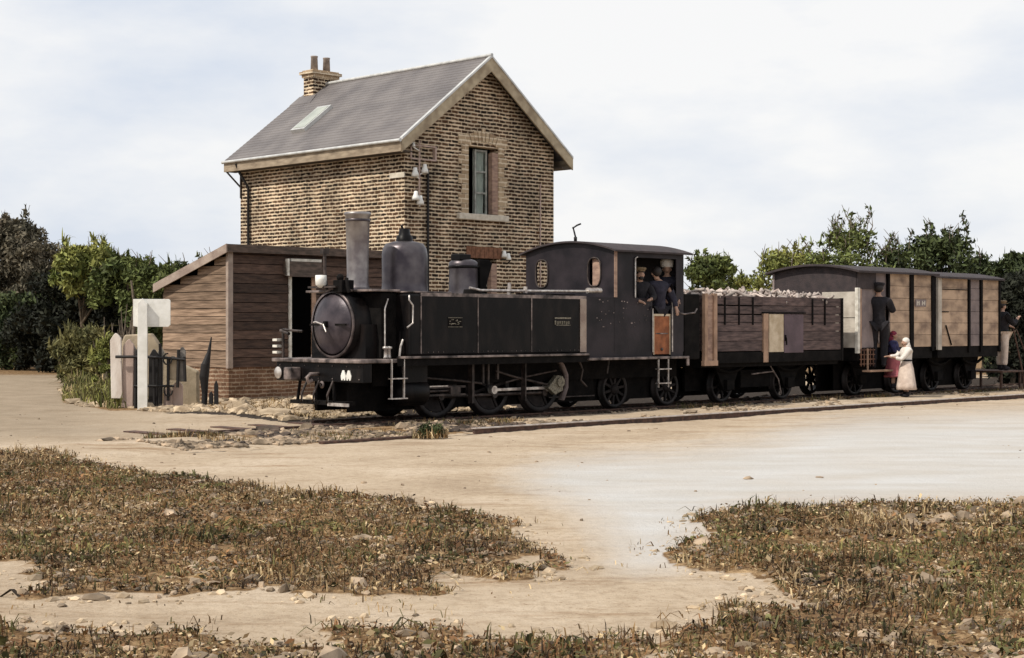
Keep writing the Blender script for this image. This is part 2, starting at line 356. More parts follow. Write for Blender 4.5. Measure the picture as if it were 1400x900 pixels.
def vegmask(x, y):
    wx = x + (vn(x, y, 1.3, 1) - .5) * .5 + (vn(x, y, 5, 2) - .5) * .22; wy = y + (vn(x, y, 1.3, 3) - .5) * .5 + (vn(x, y, 5, 4) - .5) * .25
    px, py = to_px(wx, wy); r = np.zeros(px.shape, bool)
    for p in VEG: r |= inpoly(px, py, p)
    return r & (y > 1.5)
def height(x, y):
    u, v = to_uv(x, y)
    z = (vn(x, y, .5, 5) - .5) * .04 + (vn(x, y, 3, 6) - .5) * .012
    z = z * np.clip((60 - y) / 30, 0, 1)
    near = np.exp(-((v + 1.15) / .75) ** 2) * .05 + np.exp(-((v + 2.05) / .3) ** 2) * .015
    z = z * np.where((v > -.4) & (v < 1.5), .3, 1) + near * (.7 + .6 * vn(x, y, 2.5, 7)) * (u > -9)
    z = np.where((v < -2.36) & (v > -3), z - .015, z)
    # rubble heap before the shed
    z = z + .22 * np.exp(-((u - 3.6) / 2.6) ** 2 - ((v - 3.6) / 1.3) ** 2) * (.6 + .8 * vn(x, y, 3, 8))
    z = z + .03 * vegmask(x, y) * vn(x, y, 4, 9)
    return z
def axis(a, b, step, lo, hi):
    c = list(np.arange(a, b, step)); s = step; x = a
    while x > lo: s *= 1.35; x -= s; c.insert(0, x)
    s = step; x = b
    while x < hi: c.append(x); s *= 1.35; x += s
    c.append(x); return np.array(c)
gx = axis(-9.5, 20, .075, -1200, 1200); gy = axis(5.5, 44, .1, -60, 2400)
GX, GY = np.meshgrid(gx, gy); GZ = height(GX, GY)
far = (GX < -30) | (GX > 40) | (GY > 70) | (GY < 0); GZ[far] = 0
nx_, ny_ = len(gx), len(gy)
V_ = np.stack([GX.ravel(), GY.ravel(), GZ.ravel()], 1)
ii = (np.arange(ny_ - 1)[:, None] * nx_ + np.arange(nx_ - 1)[None]).ravel()
F_ = np.stack([ii, ii + 1, ii + nx_ + 1, ii + nx_], 1)
gm = bpy.data.materials.new('ground'); gm.use_nodes = True; t = gm.node_tree; N = t.nodes.new; K = t.links.new; b = t.nodes['Principled BSDF']
b.inputs['Roughness'].default_value = .95; b.inputs['Specular IOR Level'].default_value = .12
at = N('ShaderNodeAttribute'); at.attribute_name = 'soil'; sepc = N('ShaderNodeSeparateColor'); K(at.outputs['Color'], sepc.inputs[0])
tg = N('ShaderNodeTexCoord')
def noise(sc, det=6, ro=.6, st=None):
    n = N('ShaderNodeTexNoise'); n.inputs['Scale'].default_value = sc; n.inputs['Detail'].default_value = det; n.inputs['Roughness'].default_value = ro
    if st:
        m_ = N('ShaderNodeMapping'); m_.inputs['Scale'].default_value = st; K(tg.outputs['Object'], m_.inputs[0]); K(m_.outputs[0], n.inputs['Vector'])
    else: K(tg.outputs['Object'], n.inputs['Vector'])
    return n.outputs['Fac']
def ramp(f, *els):
    r = N('ShaderNodeValToRGB'); e = r.color_ramp.elements
    while len(e) < len(els): e.new(.5)
    for q, (p, c) in zip(e, els): q.position = p; q.color = (*c, 1) if len(c) == 3 else c
    K(f, r.inputs['Fac']); return r.outputs['Color']
def mixc(f, a, c, mode='MIX'):
    m_ = N('ShaderNodeMixRGB'); m_.blend_type = mode
    if isinstance(f, float): m_.inputs['Fac'].default_value = f
    else: K(f, m_.inputs['Fac'])
    K(a, m_.inputs['Color1']); K(c, m_.inputs['Color2']); return m_.outputs['Color']
sand = ramp(noise(.55, 9, .65), (.3, (.35, .27, .19)), (.5, (.45, .36, .262)), (.72, (.53, .44, .34)))
sand = mixc(1., sand, ramp(noise(9, 8, .75), (.3, (.72, .68, .64)), (.55, (1, 1, 1))), 'MULTIPLY')
sand = mixc(1., sand, ramp(noise(3.2, 9, .8, (.45, 1.6, 1)), (.30, (.52, .42, .33)), (.38, (1, 1, 1))), 'MULTIPLY')
sand = mixc(1., sand, ramp(noise(42, 4, .6), (.30, (.55, .47, .40)), (.40, (1, 1, 1))), 'MULTIPLY')
sand = mixc(1., sand, ramp(noise(.9, 10, .75, (.35, 1.9, 1)), (.36, (.68, .60, .52)), (.46, (1, 1, 1))), 'MULTIPLY')
pale = ramp(noise(1.1, 7, .6, (.5, 1.5, 1)), (.3, (.43, .405, .37)), (.65, (.50, .49, .475)))
soil = ramp(noise(11, 8, .75), (.3, (.05, .028, .014)), (.48, (.16, .095, .045)), (.68, (.45, .31, .17)))
cinder_shade_col = ramp(noise(16, 8, .75), (.35, (.012, .010, .009)), (.62, (.06, .045, .035)))  # cinder tone taken near black to carry the shade under the train
def edge(ch, n_, lo=.35, hi=.65, amt=.6):
    a = N('ShaderNodeMath'); a.operation = 'MULTIPLY_ADD'; a.inputs[1].default_value = amt; K(n_, a.inputs[0]); K(sepc.outputs[ch], a.inputs[2])
    s_ = N('ShaderNodeMath'); s_.operation = 'SUBTRACT'; s_.inputs[1].default_value = amt / 2; K(a.outputs[0], s_.inputs[0])
    m_ = N('ShaderNodeMapRange'); m_.inputs['From Min'].default_value = lo; m_.inputs['From Max'].default_value = hi; K(s_.outputs[0], m_.inputs['Value']); return m_.outputs['Result']
road = ramp(noise(1.4, 8, .65), (.3, (.20, .155, .105)), (.7, (.32, .255, .185)))
ra = N('ShaderNodeMath'); ra.operation = 'SUBTRACT'; ra.inputs[0].default_value = 1; K(at.outputs['Alpha'], ra.inputs[1]); sand = mixc(ra.outputs[0], sand, road)
c = mixc(edge(1, noise(.8, 6), .15, .95, .5), sand, pale)
c = mixc(edge(0, noise(7, 6), .35, .6, .7), c, soil)
c = mixc(edge(2, noise(5, 7, .7), .35, .62, .8), c, cinder_shade_col)
K(c, b.inputs['Base Color'])
bp = N('ShaderNodeBump'); bp.inputs['Strength'].default_value = .6; bp.inputs['Distance'].default_value = .035; K(noise(14, 8, .7), bp.inputs['Height']); K(bp.outputs['Normal'], b.inputs['Normal'])
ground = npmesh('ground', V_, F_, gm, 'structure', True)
x, y = V_[:, 0], V_[:, 1]; px, py = to_px(x, y); u, v = to_uv(x, y)
far_ = far.ravel()
soilc = np.zeros((len(V_), 4), np.float32); soilc[:, 3] = 1
soilc[:, 0] = vegmask(x, y) * 1.
soilc[:, 0] = np.maximum(soilc[:, 0], inpoly(px, py, VERGE) * .8)
soilc[:, 0] = np.maximum(soilc[:, 0], .62 * ((v > -2.35) & (v < -.35) & (u < 2.3) & (u > -2.4)) * (vn(x, y, 1.2, 21) > .25))
soilc[:, 0] = np.maximum(soilc[:, 0], np.clip((y - 48) / 8, 0, .9))
# soft pale patch
ax_, ay_ = 0., 0.
acc = np.zeros(len(V_))
for k in range(30):
    a = k * 2.4; acc += inpoly(px + 75 * math.cos(a) * (k / 30) ** .5, py + 26 * math.sin(a) * (k / 30) ** .5, PALE)
soilc[:, 1] = acc / 30 * .9
cin = ((v > -.36) & (v < 5.2) & (u > .5) & (u < 60)) * 1.  # cinder bed spread wide behind the rails, the train's shade painted into it
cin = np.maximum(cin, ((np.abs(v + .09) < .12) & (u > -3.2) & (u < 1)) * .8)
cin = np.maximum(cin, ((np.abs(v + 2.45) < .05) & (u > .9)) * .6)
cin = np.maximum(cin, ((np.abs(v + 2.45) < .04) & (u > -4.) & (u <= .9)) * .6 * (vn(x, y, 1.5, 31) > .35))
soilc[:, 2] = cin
soilc[:, 3] = 1 - .85 * np.clip((260 - px + 60 * vn(x, y, .4, 77)) / 200, 0, 1) * np.clip((612 - py) / 22, 0, 1) * (y > 5)
soilc[far_ & (y > 60), 0] = .9
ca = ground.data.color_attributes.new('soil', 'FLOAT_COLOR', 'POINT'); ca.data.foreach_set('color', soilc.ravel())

def blades(name, P, h, w, mats, lean=.5, tip=.15, curl=True):
    """a tuft blade at each point: two segments, bent"""
    n = len(P); a = rng.uniform(0, 2 * math.pi, n); l = rng.normal(0, lean, n); la = rng.uniform(0, 2 * math.pi, n)
    h = h * rng.uniform(.3, 1.3, n) * (.45 + 1.1 * vn(P[:, 0], P[:, 1], 1.7, 71) ** 1.2); w = w * rng.uniform(.6, 1.4, n)
    dx, dy = np.cos(a) * w / 2, np.sin(a) * w / 2
    bx, by = np.cos(la) * l * h, np.sin(la) * l * h
    base0 = np.stack([P[:, 0] - dx, P[:, 1] - dy, P[:, 2] - .01], 1); base1 = np.stack([P[:, 0] + dx, P[:, 1] + dy, P[:, 2] - .01], 1)
    mid0 = np.stack([P[:, 0] - dx * .8 + bx * .35, P[:, 1] - dy * .8 + by * .35, P[:, 2] + h * .6], 1)
    mid1 = np.stack([P[:, 0] + dx * .8 + bx * .35, P[:, 1] + dy * .8 + by * .35, P[:, 2] + h * .6], 1)
    t0 = np.stack([P[:, 0] - dx * tip + bx, P[:, 1] - dy * tip + by, P[:, 2] + h * (1 - np.abs(l) * .5)], 1)
    t1 = np.stack([P[:, 0] + dx * tip + bx, P[:, 1] + dy * tip + by, P[:, 2] + h * (1 - np.abs(l) * .5)], 1)
    V = np.stack([base0, base1, mid1, mid0, t1, t0], 1).reshape(-1, 3); i = np.arange(n) * 6
    F = np.concatenate([np.stack([i, i + 1, i + 2, i + 3], 1), np.stack([i + 3, i + 2, i + 4, i + 5], 1)])
    k = vn(P[:, 0], P[:, 1], .8, 12) * .6 + vn(P[:, 0], P[:, 1], 3.5, 13) * .4 + rng.uniform(-.3, .3, n)
    cut = np.linspace(0, 1, len(mats) + 1)[1:-1]; mi = np.digitize(k, cut); mi = np.concatenate([mi, mi])
    return npmesh(name, V, F, None, 'stuff', mats=mats, mi=mi)
def scatter(n, x0, x1, y0, y1, test):
    X = rng.uniform(x0, x1, n); Y = rng.uniform(y0, y1, n); k = test(X, Y); X, Y = X[k], Y[k]
    return np.stack([X, Y, height(X, Y)], 1)
ICO = None
def stones(name, P, r, m, flat=.55):
    tt = (1 + 5 ** .5) / 2
    iv = np.array([(-1, tt, 0), (1, tt, 0), (-1, -tt, 0), (1, -tt, 0), (0, -1, tt), (0, 1, tt), (0, -1, -tt), (0, 1, -tt), (tt, 0, -1), (tt, 0, 1), (-tt, 0, -1), (-tt, 0, 1)]) / 1.9
    fi = np.array([(0, 11, 5), (0, 5, 1), (0, 1, 7), (0, 7, 10), (0, 10, 11), (1, 5, 9), (5, 11, 4), (11, 10, 2), (10, 7, 6), (7, 1, 8), (3, 9, 4), (3, 4, 2), (3, 2, 6), (3, 6, 8), (3, 8, 9), (4, 9, 5), (2, 4, 11), (6, 2, 10), (8, 6, 7), (9, 8, 1)])
    n = len(P); rr = r * rng.lognormal(0, .45, n); a = rng.uniform(0, 6.28, n)
    V = iv[None] * (1 + rng.uniform(-.28, .28, (n, 12, 1)))
    V = V * rr[:, None, None] * np.stack([rng.uniform(.8, 1.7, n), rng.uniform(.6, 1, n), rng.uniform(.35, flat + .25, n)], 1)[:, None]
    c, s = np.cos(a)[:, None], np.sin(a)[:, None]
    X = V[..., 0] * c - V[..., 1] * s + P[:, 0:1]; Y = V[..., 0] * s + V[..., 1] * c + P[:, 1:2]; Z = V[..., 2] + P[:, 2:3] + rr[:, None] * .12
    return npmesh(name, np.stack([X, Y, Z], 2).reshape(-1, 3), (fi[None] + (np.arange(n) * 12)[:, None, None]).reshape(-1, 3), m, 'stuff')

GR = ['grass_green', 'grass_dry', 'grass_dry', 'grass_straw']
P1 = scatter(330000, -9, 9, 6.0, 19.5, lambda X, Y: vegmask(X, Y) & (np.abs(X) < Y * .36 + .6) & (vn(X, Y, 2.2, 14) + vn(X, Y, 7, 15) * .7 > .62))
P1 = P1[rng.uniform(0, 1, len(P1)) < .62 * np.clip(9.5 / P1[:, 1], .3, 1)]
tag(blades('grass', P1, .065, .0085, ['grass_green', 'litter_red', 'grass_green', 'grass_dry', 'litter_dark', 'grass_dry', 'grass_straw'], lean=1.2), 'low dry brown and green grass and weeds covering the banks in the foreground', 'grass')
Pw = scatter(60000, -9, 9, 6.0, 19.5, lambda X, Y: vegmask(X, Y) & (np.abs(X) < Y * .36 + .6) & (vn(X, Y, 1.7, 16) + vn(X, Y, 6, 17) * .6 > 1.02))
def litter(name, P, size, mats):
    n = len(P); a = rng.normal(size=(n, 3)); a[:, 2] *= .55; a /= np.linalg.norm(a, axis=1)[:, None]; b_ = np.cross(a, rng.normal(size=(n, 3))); b_ /= np.linalg.norm(b_, axis=1)[:, None]
    sz = size * rng.lognormal(0, .4, n)[:, None]; L_ = a * sz; Wd = b_ * sz * .42; Q = P + np.array([0, 0, 1]) * (np.abs(rng.normal(0, .018, n))[:, None] + .008)
    V = np.stack([Q - L_, Q + Wd, Q + L_, Q - Wd], 1).reshape(-1, 3); F = np.arange(n * 4).reshape(n, 4)
    k = vn(P[:, 0], P[:, 1], 2.3, 22) * .7 + rng.uniform(-.12, .42, n); mi = np.digitize(k, np.linspace(0, 1, len(mats) + 1)[1:-1])
    return npmesh(name, V, F, None, 'stuff', mats=mats, mi=mi)
Pl = scatter(210000, -9, 9, 6.0, 19.5, lambda X, Y: vegmask(X, Y) & (np.abs(X) < Y * .36 + .6))
tag(litter('leaf_litter', Pl, .0125, ['grass_green', 'litter_dark', 'litter_red', 'grass_dry', 'litter_red', 'grass_green', 'grass_dry', 'grass_straw', 'grass_straw', 'stone_pale']), 'brown, green and pale dead leaves matted over the foreground banks', 'leaf litter')
tag(blades('weeds', Pw, .05, .035, ['grass_green', 'leaf_olive', 'grass_green', 'litter_dark'], lean=1.1, tip=.5), 'small broad-leaved green and brown weeds among the foreground grass', 'weeds')
Ps = scatter(30000, -9, 9, 6.0, 19.5, lambda X, Y: vegmask(X, Y) & (np.abs(X) < Y * .36 + .6) & (vn(X, Y, 3, 18) > .38))
tag(stones('pebbles', Ps, .017, 'stone'), 'small tan and brown pebbles lying among the foreground weeds', 'pebbles')
Pt = scatter(26000, -9, 9, 6.0, 20.5, lambda X, Y: ~vegmask(X, Y) & (vegmask(X + .35, Y) | vegmask(X - .35, Y) | vegmask(X, Y - .6) | vegmask(X, Y + .6)) & (np.abs(X) < Y * .36 + .6) & (vn(X, Y, 3.3, 61) > .62))
Pq = scatter(5200, -9, 9, 6.0, 19.5, lambda X, Y: vegmask(X, Y) & (np.abs(X) < Y * .36 + .6) & (vn(X, Y, 1.1, 81) > .42))
Pq = np.repeat(Pq, 5, 0) + rng.normal(0, .016, (len(Pq) * 5, 3)) * np.array([1, 1, 0])
tag(blades('weed_tufts', Pq, .10, .012, ['leaf_olive', 'grass_green', 'grass_dry', 'grass_straw'], lean=.95), 'coarser olive and straw coloured tufts sticking up from the foreground banks', 'grass')
tag(blades('sparse_grass', Pt, .045, .008, ['grass_green', 'grass_dry', 'grass_straw'], lean=1.3), 'thin scattered tufts of dry grass on the bare earth just outside the banks', 'grass')
def veg_edge(X, Y): return ~vegmask(X, Y) & (vegmask(X + .2, Y) | vegmask(X - .2, Y) | vegmask(X, Y - .35) | vegmask(X, Y + .3))
def clod(X, Y):
    a, b_ = to_px(X, Y); return (inpoly(a, b_, VEG[1]) | (inpoly(a, b_, VEG[2]) & ((b_ < 722) | (b_ > 800) | (a < 1010))) | (inpoly(a, b_, VEG[0]) & (b_ > 798))) & (np.abs(X) < Y * .36 + .6) & (vn(X, Y, 2.6, 66) > .5)
tag(stones('clods', scatter(9500, -9, 9, 6.0, 19.5, clod), .03, 'stone', .8), 'rough brown clods and stones along the nearest banks and the upper edge of the right bank', 'clods')
Pe = scatter(26000, -9, 9, 6.0, 19.5, lambda X, Y: veg_edge(X, Y) & (np.abs(X) < Y * .36 + .6) & (vn(X, Y, 3, 19) > .45))
tag(stones('gravel', Pe, .016, 'stone_pale'), 'pale gravel and crumbs of earth along the edges of the grass banks', 'gravel')
def uvt(u0, u1, v0, v1, n, thr=.3, seed=40):
    U_ = rng.uniform(u0, u1, n); V2 = rng.uniform(v0, v1, n); X = AX + C45 * (U_ - V2); Y = AY + C45 * (U_ + V2); k = vn(X, Y, 1.6, seed) > thr
    X, Y = X[k], Y[k]; return np.stack([X, Y, height(X, Y)], 1)
tag(stones('ballast', np.concatenate([uvt(-4, 3, -2.3, -.15, 9000, .35), uvt(-2, 3, -1.8, -.4, 3000, .55), uvt(3, 24, -2.3, -.2, 2600, .62)]), .028, 'stone'), 'brown stones and clods of ballast between the rails left of the engine', 'ballast')
tag(stones('cinders', np.concatenate([uvt(-3, 2.5, -2.2, -.2, 5000, .45, 44), uvt(0.5, 24, -.4, 1.5, 9000, .2, 45)]), .028, 'cinder'), 'dark cinders and clinker under and beside the train', 'cinders')
tag(stones('rubble', np.concatenate([uvt(.8, 6.2, 1.9, 6.5, 9000, .2, 46), uvt(1, 6, 6.5, 8.6, 900, .3)]), .045, 'stone_pale'), 'heap of pale tan rubble in front of the wooden shed', 'rubble')
tag(blades('straw', uvt(.8, 6, 1.9, 6, 9000, .3, 48), .12, .012, ['grass_straw', 'grass_dry'], lean=1.6), 'dry straw strewn over the rubble before the shed', 'straw')
tag(blades('track_weeds', np.concatenate([uvt(-3.4, 3, -2.3, -.3, 9000, .5, 50), uvt(8, 24, -.9, -.3, 2500, .5, 51)]), .09, .012, ['grass_green', 'grass_dry', 'grass_straw'], lean=.8), 'brown and green weed tufts growing in the ballast by the rails', 'weeds')
px_ = scatter(1400, -9, 20, 8, 34, lambda X, Y: ~vegmask(X, Y) & (vn(X, Y, .6, 60) > .45))
tag(stones('loose_stones', px_, .014, 'stone'), 'few loose stones scattered on the bare sandy yard', 'stones')
# verge by the fence
def verge(X, Y): a, b_ = to_px(X, Y); return inpoly(a, b_, [(70, 498), (95, 520), (85, 548), (150, 560), (225, 556), (225, 500)])
tag(blades('verge_grass', scatter(90000, -14, -6, 28, 70, verge), .34, .03, ['leaf_olive', 'grass_green', 'leaf_bright', 'grass_straw'], lean=.6), 'yellow-green long grass on the verge left of the white sign', 'grass')
def vst(X, Y): a, b_ = to_px(X, Y); return inpoly(a, b_, [(84, 532), (155, 536), (160, 558), (110, 556)])
tag(stones('verge_stones', scatter(9000, -12, -6, 28, 42, vst), .07, 'stone_pale'), 'grey and white stones at the foot of the verge grass', 'stones')

# ------------------------------------------------------------------ rails
def rail_mb(u0, u1, v, h=.1):
    web = MB(); 
    web.box(u0, u1, v - .045, v + .045, -.05, .012); web.box(u0, u1, v - .01, v + .01, .012, h - .02)
    return web.box(u0, u1, v - .03, v + .03, h - .025, h)
t = tthing('railway_track', 'narrow dark railway track running under the train and out to the left', 'railway track', -4, 0)
for vv, ua in ((0, -2.75), (1.0, .6)): obj('rail', rail_mb(ua, 60, vv, .06), 'rust', t, .004)
obj('rail', rail_mb(-1.9, .35, -2.39, .02), 'rust', t, .004)
m = MB()
for k in range(70):
    uu = -2.6 + k * .75 + random.uniform(-.04, .04); m.box(uu, uu + .2, -.42 if uu > .8 else -.3, 1.4, -.06, .018)
sp = obj('sleeper', m, 'rust', t); sp['kind'] = 'stuff'
t = tthing('siding_rail', 'worn steel rail of a siding edging the pale yard in front of the train', 'rail', 1, -2.39)
m = MB(); m.box(.95, 60, -2.42, -2.36, -.05, .055); obj('rail_web', m, 'rust', t)
m = MB(); m.box(.93, 60, -2.435, -2.345, .055, .075); obj('rail_head', m, 'rail_top', t, .006)
m = MB()
for k in range(6): m.box(3 + k * 4.5, 3.35 + k * 4.5, -2.36, -2.33, .0, .05)
obj('fishplate', m, 'rust', t)

# ------------------------------------------------------------------ the keeper's house
HU0, HU1, HV0, HV1 = 9.27, 14.34, 8.70, 15.25
UC = (HU0 + HU1) / 2; ZE = 5.62; ZP = 8.17
house = tthing('brick_house', 'two-storey brick crossing keeper house with slate gable roof behind the locomotive', 'house', HU0, HV0)
slope = (ZP - 5.93) / (UC - 8.91)
def zr(u): return ZP - abs(u - UC) * slope       # top of the roof
# walls: gable with window openings built as strips
WIN = (11.32, 12.34, 4.32, 5.98)
LWIN = (11.40, 12.30, 1.4, 3.25)
def wallpoly(mb, poly, v0, v1): mb.extr(poly, 'y', v0, v1)
m = MB(); T = .3; zt = lambda u: zr(u) - .12
wallpoly(m, [(HU0, 0), (LWIN[0], 0), (LWIN[0], LWIN[3]), (WIN[0], LWIN[3]), (WIN[0], WIN[3]), (WIN[0], zt(WIN[0])), (HU0, zt(HU0))], HV0, HV0 + T)
wallpoly(m, [(LWIN[1], 0), (HU1, 0), (HU1, zt(HU1)), (WIN[1], zt(WIN[1])), (WIN[1], LWIN[3]), (LWIN[1], LWIN[3])], HV0, HV0 + T)
m.box(LWIN[0], LWIN[1], HV0, HV0 + T, 0, LWIN[2])
wallpoly(m, [(WIN[0], LWIN[3]), (WIN[1], LWIN[3]), (WIN[1], WIN[2]), (WIN[0], WIN[2])], HV0, HV0 + T)
wallpoly(m, [(WIN[0], WIN[3]), (UC, WIN[3]), (UC, zt(UC)), (WIN[0], zt(WIN[0]))], HV0, HV0 + T)
wallpoly(m, [(UC, WIN[3]), (WIN[1], WIN[3]), (WIN[1], zt(WIN[1])), (UC, zt(UC))], HV0, HV0 + T)
m.box(HU0, HU0 + T, HV0 + T, HV1 - T, 0, zt(HU0)); m.box(HU1 - T, HU1, HV0 + T, HV1 - T, 0, zt(HU1))
wallpoly(m, [(HU0, 0), (HU1, 0), (HU1, zt(HU1)), (UC, zt(UC)), (HU0, zt(HU0))], HV1 - T, HV1)
wall = obj('wall', m, 'brick', house)
# roof
RV0, RV1 = HV0 - .31, 15.46; RU0, RU1 = 8.91, 14.72
m = MB()
for s_ in (-1, 1):
    ue = RU0 if s_ < 0 else RU1
    m.hexa([(ue, RV0, zr(ue) - .07), (UC, RV0, ZP - .07), (UC, RV1, ZP - .07), (ue, RV1, zr(ue) - .07), (ue, RV0, zr(ue)), (UC, RV0, ZP), (UC, RV1, ZP), (ue, RV1, zr(ue))])
roof = obj('roof', m, 'slate', house)
m = MB()
for k in range(26):     # courses of slates as tiny steps
    uu = RU0 + .02 + k * (UC - RU0) / 26
    m.hexa([(uu, RV0 + .01, zr(uu) + .001), (uu + .125, RV0 + .01, zr(uu + .125) - .002), (uu + .125, RV1 - .01, zr(uu + .125) - .002), (uu, RV1 - .01, zr(uu) + .001),
            (uu, RV0 + .01, zr(uu) + .012), (uu + .125, RV0 + .01, zr(uu + .125) + .002), (uu + .125, RV1 - .01, zr(uu + .125) + .002), (uu, RV1 - .01, zr(uu) + .012)])
obj('slate_courses', m, 'slate', roof)
m = MB()
for s_ in (-1, 1):       # verge boards of the gable
    ue = RU0 if s_ < 0 else RU1
    for (off0, off1, v0, v1) in ((-.03, -.32, RV0 - .02, RV0 + .02),):
        m.hexa([(ue, v0, zr(ue) + off1), (UC, v0, ZP + off1 - .05), (UC, v1, ZP + off1 - .05), (ue, v1, zr(ue) + off1), (ue, v0, zr(ue) + off0), (UC, v0, ZP + off0), (UC, v1, ZP + off0), (ue, v1, zr(ue) + off0)])
obj('barge_board', m, 'barge', house)
m = MB()
for s_ in (-1, 1):
    ue = RU0 if s_ < 0 else RU1
    m.hexa([(ue, RV0 - .035, zr(ue) - .03), (UC, RV0 - .035, ZP - .03), (UC, RV0 + .06, ZP - .03), (ue, RV0 + .06, zr(ue) - .03), (ue, RV0 - .035, zr(ue) + .025), (UC, RV0 - .035, ZP + .025), (UC, RV0 + .06, ZP + .025), (ue, RV0 + .06, zr(ue) + .025)])
m.cyl((UC, RV0 - .03, ZP + .03), (UC, RV1, ZP + .03), .045, n=8)
obj('verge_capping', m, 'zinc', roof)
m = MB()
m.box(RU0 - .02, RU0 + .03, RV0, RV1, zr(RU0) - .30, zr(RU0) - .06); m.box(RU1 - .03, RU1 + .02, RV0, RV1, zr(RU1) - .30, zr(RU1) - .06)
obj('fascia', m, 'fascia', house)
m = MB(); m.box(RU0 + .031, HU0 - .002, RV0 + .021, RV1, zr(RU0) - .30, zr(RU0) - .27)
m.box(HU1 + .002, RU1 - .031, RV0 + .021, RV1, zr(RU1) - .30, zr(RU1) - .27)
obj('soffit', m, 'soffit', house)
m = MB(); m.tube([(RU0 - .05, RV0 - .02, zr(RU0) - .05), (RU0 - .05, RV1 + .03, zr(RU0) - .05)], .04); obj('gutter', m, 'zinc', house)
m = MB(); m.tube([(RU0 - .03, 14.9, zr(RU0) - .12), (RU0 + .05, 14.86, zr(RU0) - .35), (HU0 - .06, 14.82, 5.2), (HU0 - .06, 14.82, 0)], .035); obj('downpipe', m, 'iron_black', house)
m = MB(); m.tube([(RU0, RV1 - .1, zr(RU0) - .3), (HU0, RV1 - .2, zr(RU0) - .68)], .025); m.tube([(HU0 - .03, 15.2, 5.6), (HU0 - .03, 15.2, 4.95)], .025); obj('eaves_bracket', m, 'soffit', house)
# gable downpipe-like dark strip
m = MB(); m.tube([(HU0 + .70, HV0 - .045, 5.3), (HU0 + .70, HV0 - .045, 0)], .03); obj('downpipe', m, 'iron_black', house)
m = MB(); m.tube([(HU1 - .52, HV0 - .03, 5.2), (HU1 - .52, HV0 - .03, 0)], .016); obj('conduit', m, 'pole_pink', house)
# corner block under the eaves
m = MB(); m.box(HU0 - .03, HU0 + .0, HV0 - .02, HV0 + .5, 5.07, 5.19); obj('corner_stone', m, 'stone_sill', house)
# skylight
m = MB(); n0 = Vector((-slope, 0, 1)).normalized()
def sk(u, v, h): return (u + n0.x * h, v, zr(u) + n0.z * h)
ua, ub, va, vb = 9.72, 10.62, 13.05, 13.62
m.hexa([sk(ua, va, -.01), sk(ub, va, -.01), sk(ub, vb, -.01), sk(ua, vb, -.01), sk(ua, va, .1), sk(ub, va, .1), sk(ub, vb, .1), sk(ua, vb, .1)])
skl = obj('skylight', m, 'zinc', roof)
m = MB(); m.hexa([sk(ua + .06, va + .05, .09), sk(ub - .06, va + .05, .09), sk(ub - .06, vb - .05, .09), sk(ua + .06, vb - .05, .09), sk(ua + .06, va + .05, .11), sk(ub - .06, va + .05, .11), sk(ub - .06, vb - .05, .11), sk(ua + .06, vb - .05, .11)])
gl = mat('roof_glass', (.40, .42, .37), (.28, .3, .26), .3, spec=.4, scale=3)
obj('pane', m, gl, roof)
# chimney
cu, cv = UC - .03, 15.05
ZC = ZP - .24
ch = MB(); ch.box(cu - .42, cu + .42, cv - .21, cv + .21, ZC - .75, ZC + .42)
chim = obj('chimney', ch, 'brick', house)
m = MB()
for i, (e, z0, z1) in enumerate(((.04, .42, .50), (.09, .50, .58), (.03, .58, .62))): m.box(cu - .42 - e, cu + .42 + e, cv - .21 - e, cv + .21 + e, ZC + z0, ZC + z1)
obj('chimney_cap', m, 'brick_quoin', chim, .008)
for q in (-.22, .2):
    m = MB(); m.lathe([(.0, ZC + .58), (.105, ZC + .6), (.09, ZC + .98), (.10, ZC + .99), (.1, ZC + 1.02), (.075, ZC + 1.02), (.075, ZC + .9), (0, ZC + .88)], (cu + q, cv, 0), 'z', 16)
    obj('chimney_pot', m, 'terracotta_grey', chim)
m = MB(); m.hexa([(UC - .78, cv - .5, zr(UC - .78) + .004), (UC - .44, cv - .34, zr(UC - .44) + .004), (UC - .44, 15.46, zr(UC - .44) + .004), (UC - .78, 15.46, zr(UC - .78) + .004),
                  (UC - .78, cv - .5, zr(UC - .78) + .02), (UC - .44, cv - .34, zr(UC - .44) + .03), (UC - .44, 15.46, zr(UC - .44) + .03), (UC - .78, 15.46, zr(UC - .78) + .02)])
obj('flashing', m, 'slate', roof)
# quoins and arch of the upper window
m = MB(); z = WIN[2]; k = 0
while z < WIN[3] + .1:
    w = .33 if k % 2 else .22
    m.box(WIN[0] - w, WIN[0], HV0 - .022, HV0 + .01, z + .006, z + .23); m.box(WIN[1], WIN[1] + w - .02, HV0 - .022, HV0 + .01, z + .006, z + .23); z += .24; k += 1
obj('window_quoin', m, 'brick_quoin', house)
m = MB(); n = 11; cx_, cz_, ri, ro = UC + .02, WIN[3] - .95, 1.08, 1.32
for i in range(n):
    a0 = R(90 + 34 - 68 * i / n - .6); a1 = R(90 + 34 - 68 * (i + 1) / n + .6); rr = ro + (.07 if i == n // 2 else 0)
    m.extr([(cx_ + ri * math.cos(a0), cz_ + ri * math.sin(a0)), (cx_ + rr * math.cos(a0), cz_ + rr * math.sin(a0)), (cx_ + rr * math.cos(a1), cz_ + rr * math.sin(a1)), (cx_ + ri * math.cos(a1), cz_ + ri * math.sin(a1))], 'y', HV0 - .026, HV0 + .01)
obj('window_arch', m, 'brick_quoin', house)
m = MB(); m.box(WIN[0] - .38, WIN[1] + .28, HV0 - .11, HV0 + .12, WIN[2] - .15, WIN[2]); obj('window_sill', m, 'stone_sill', house, .012)
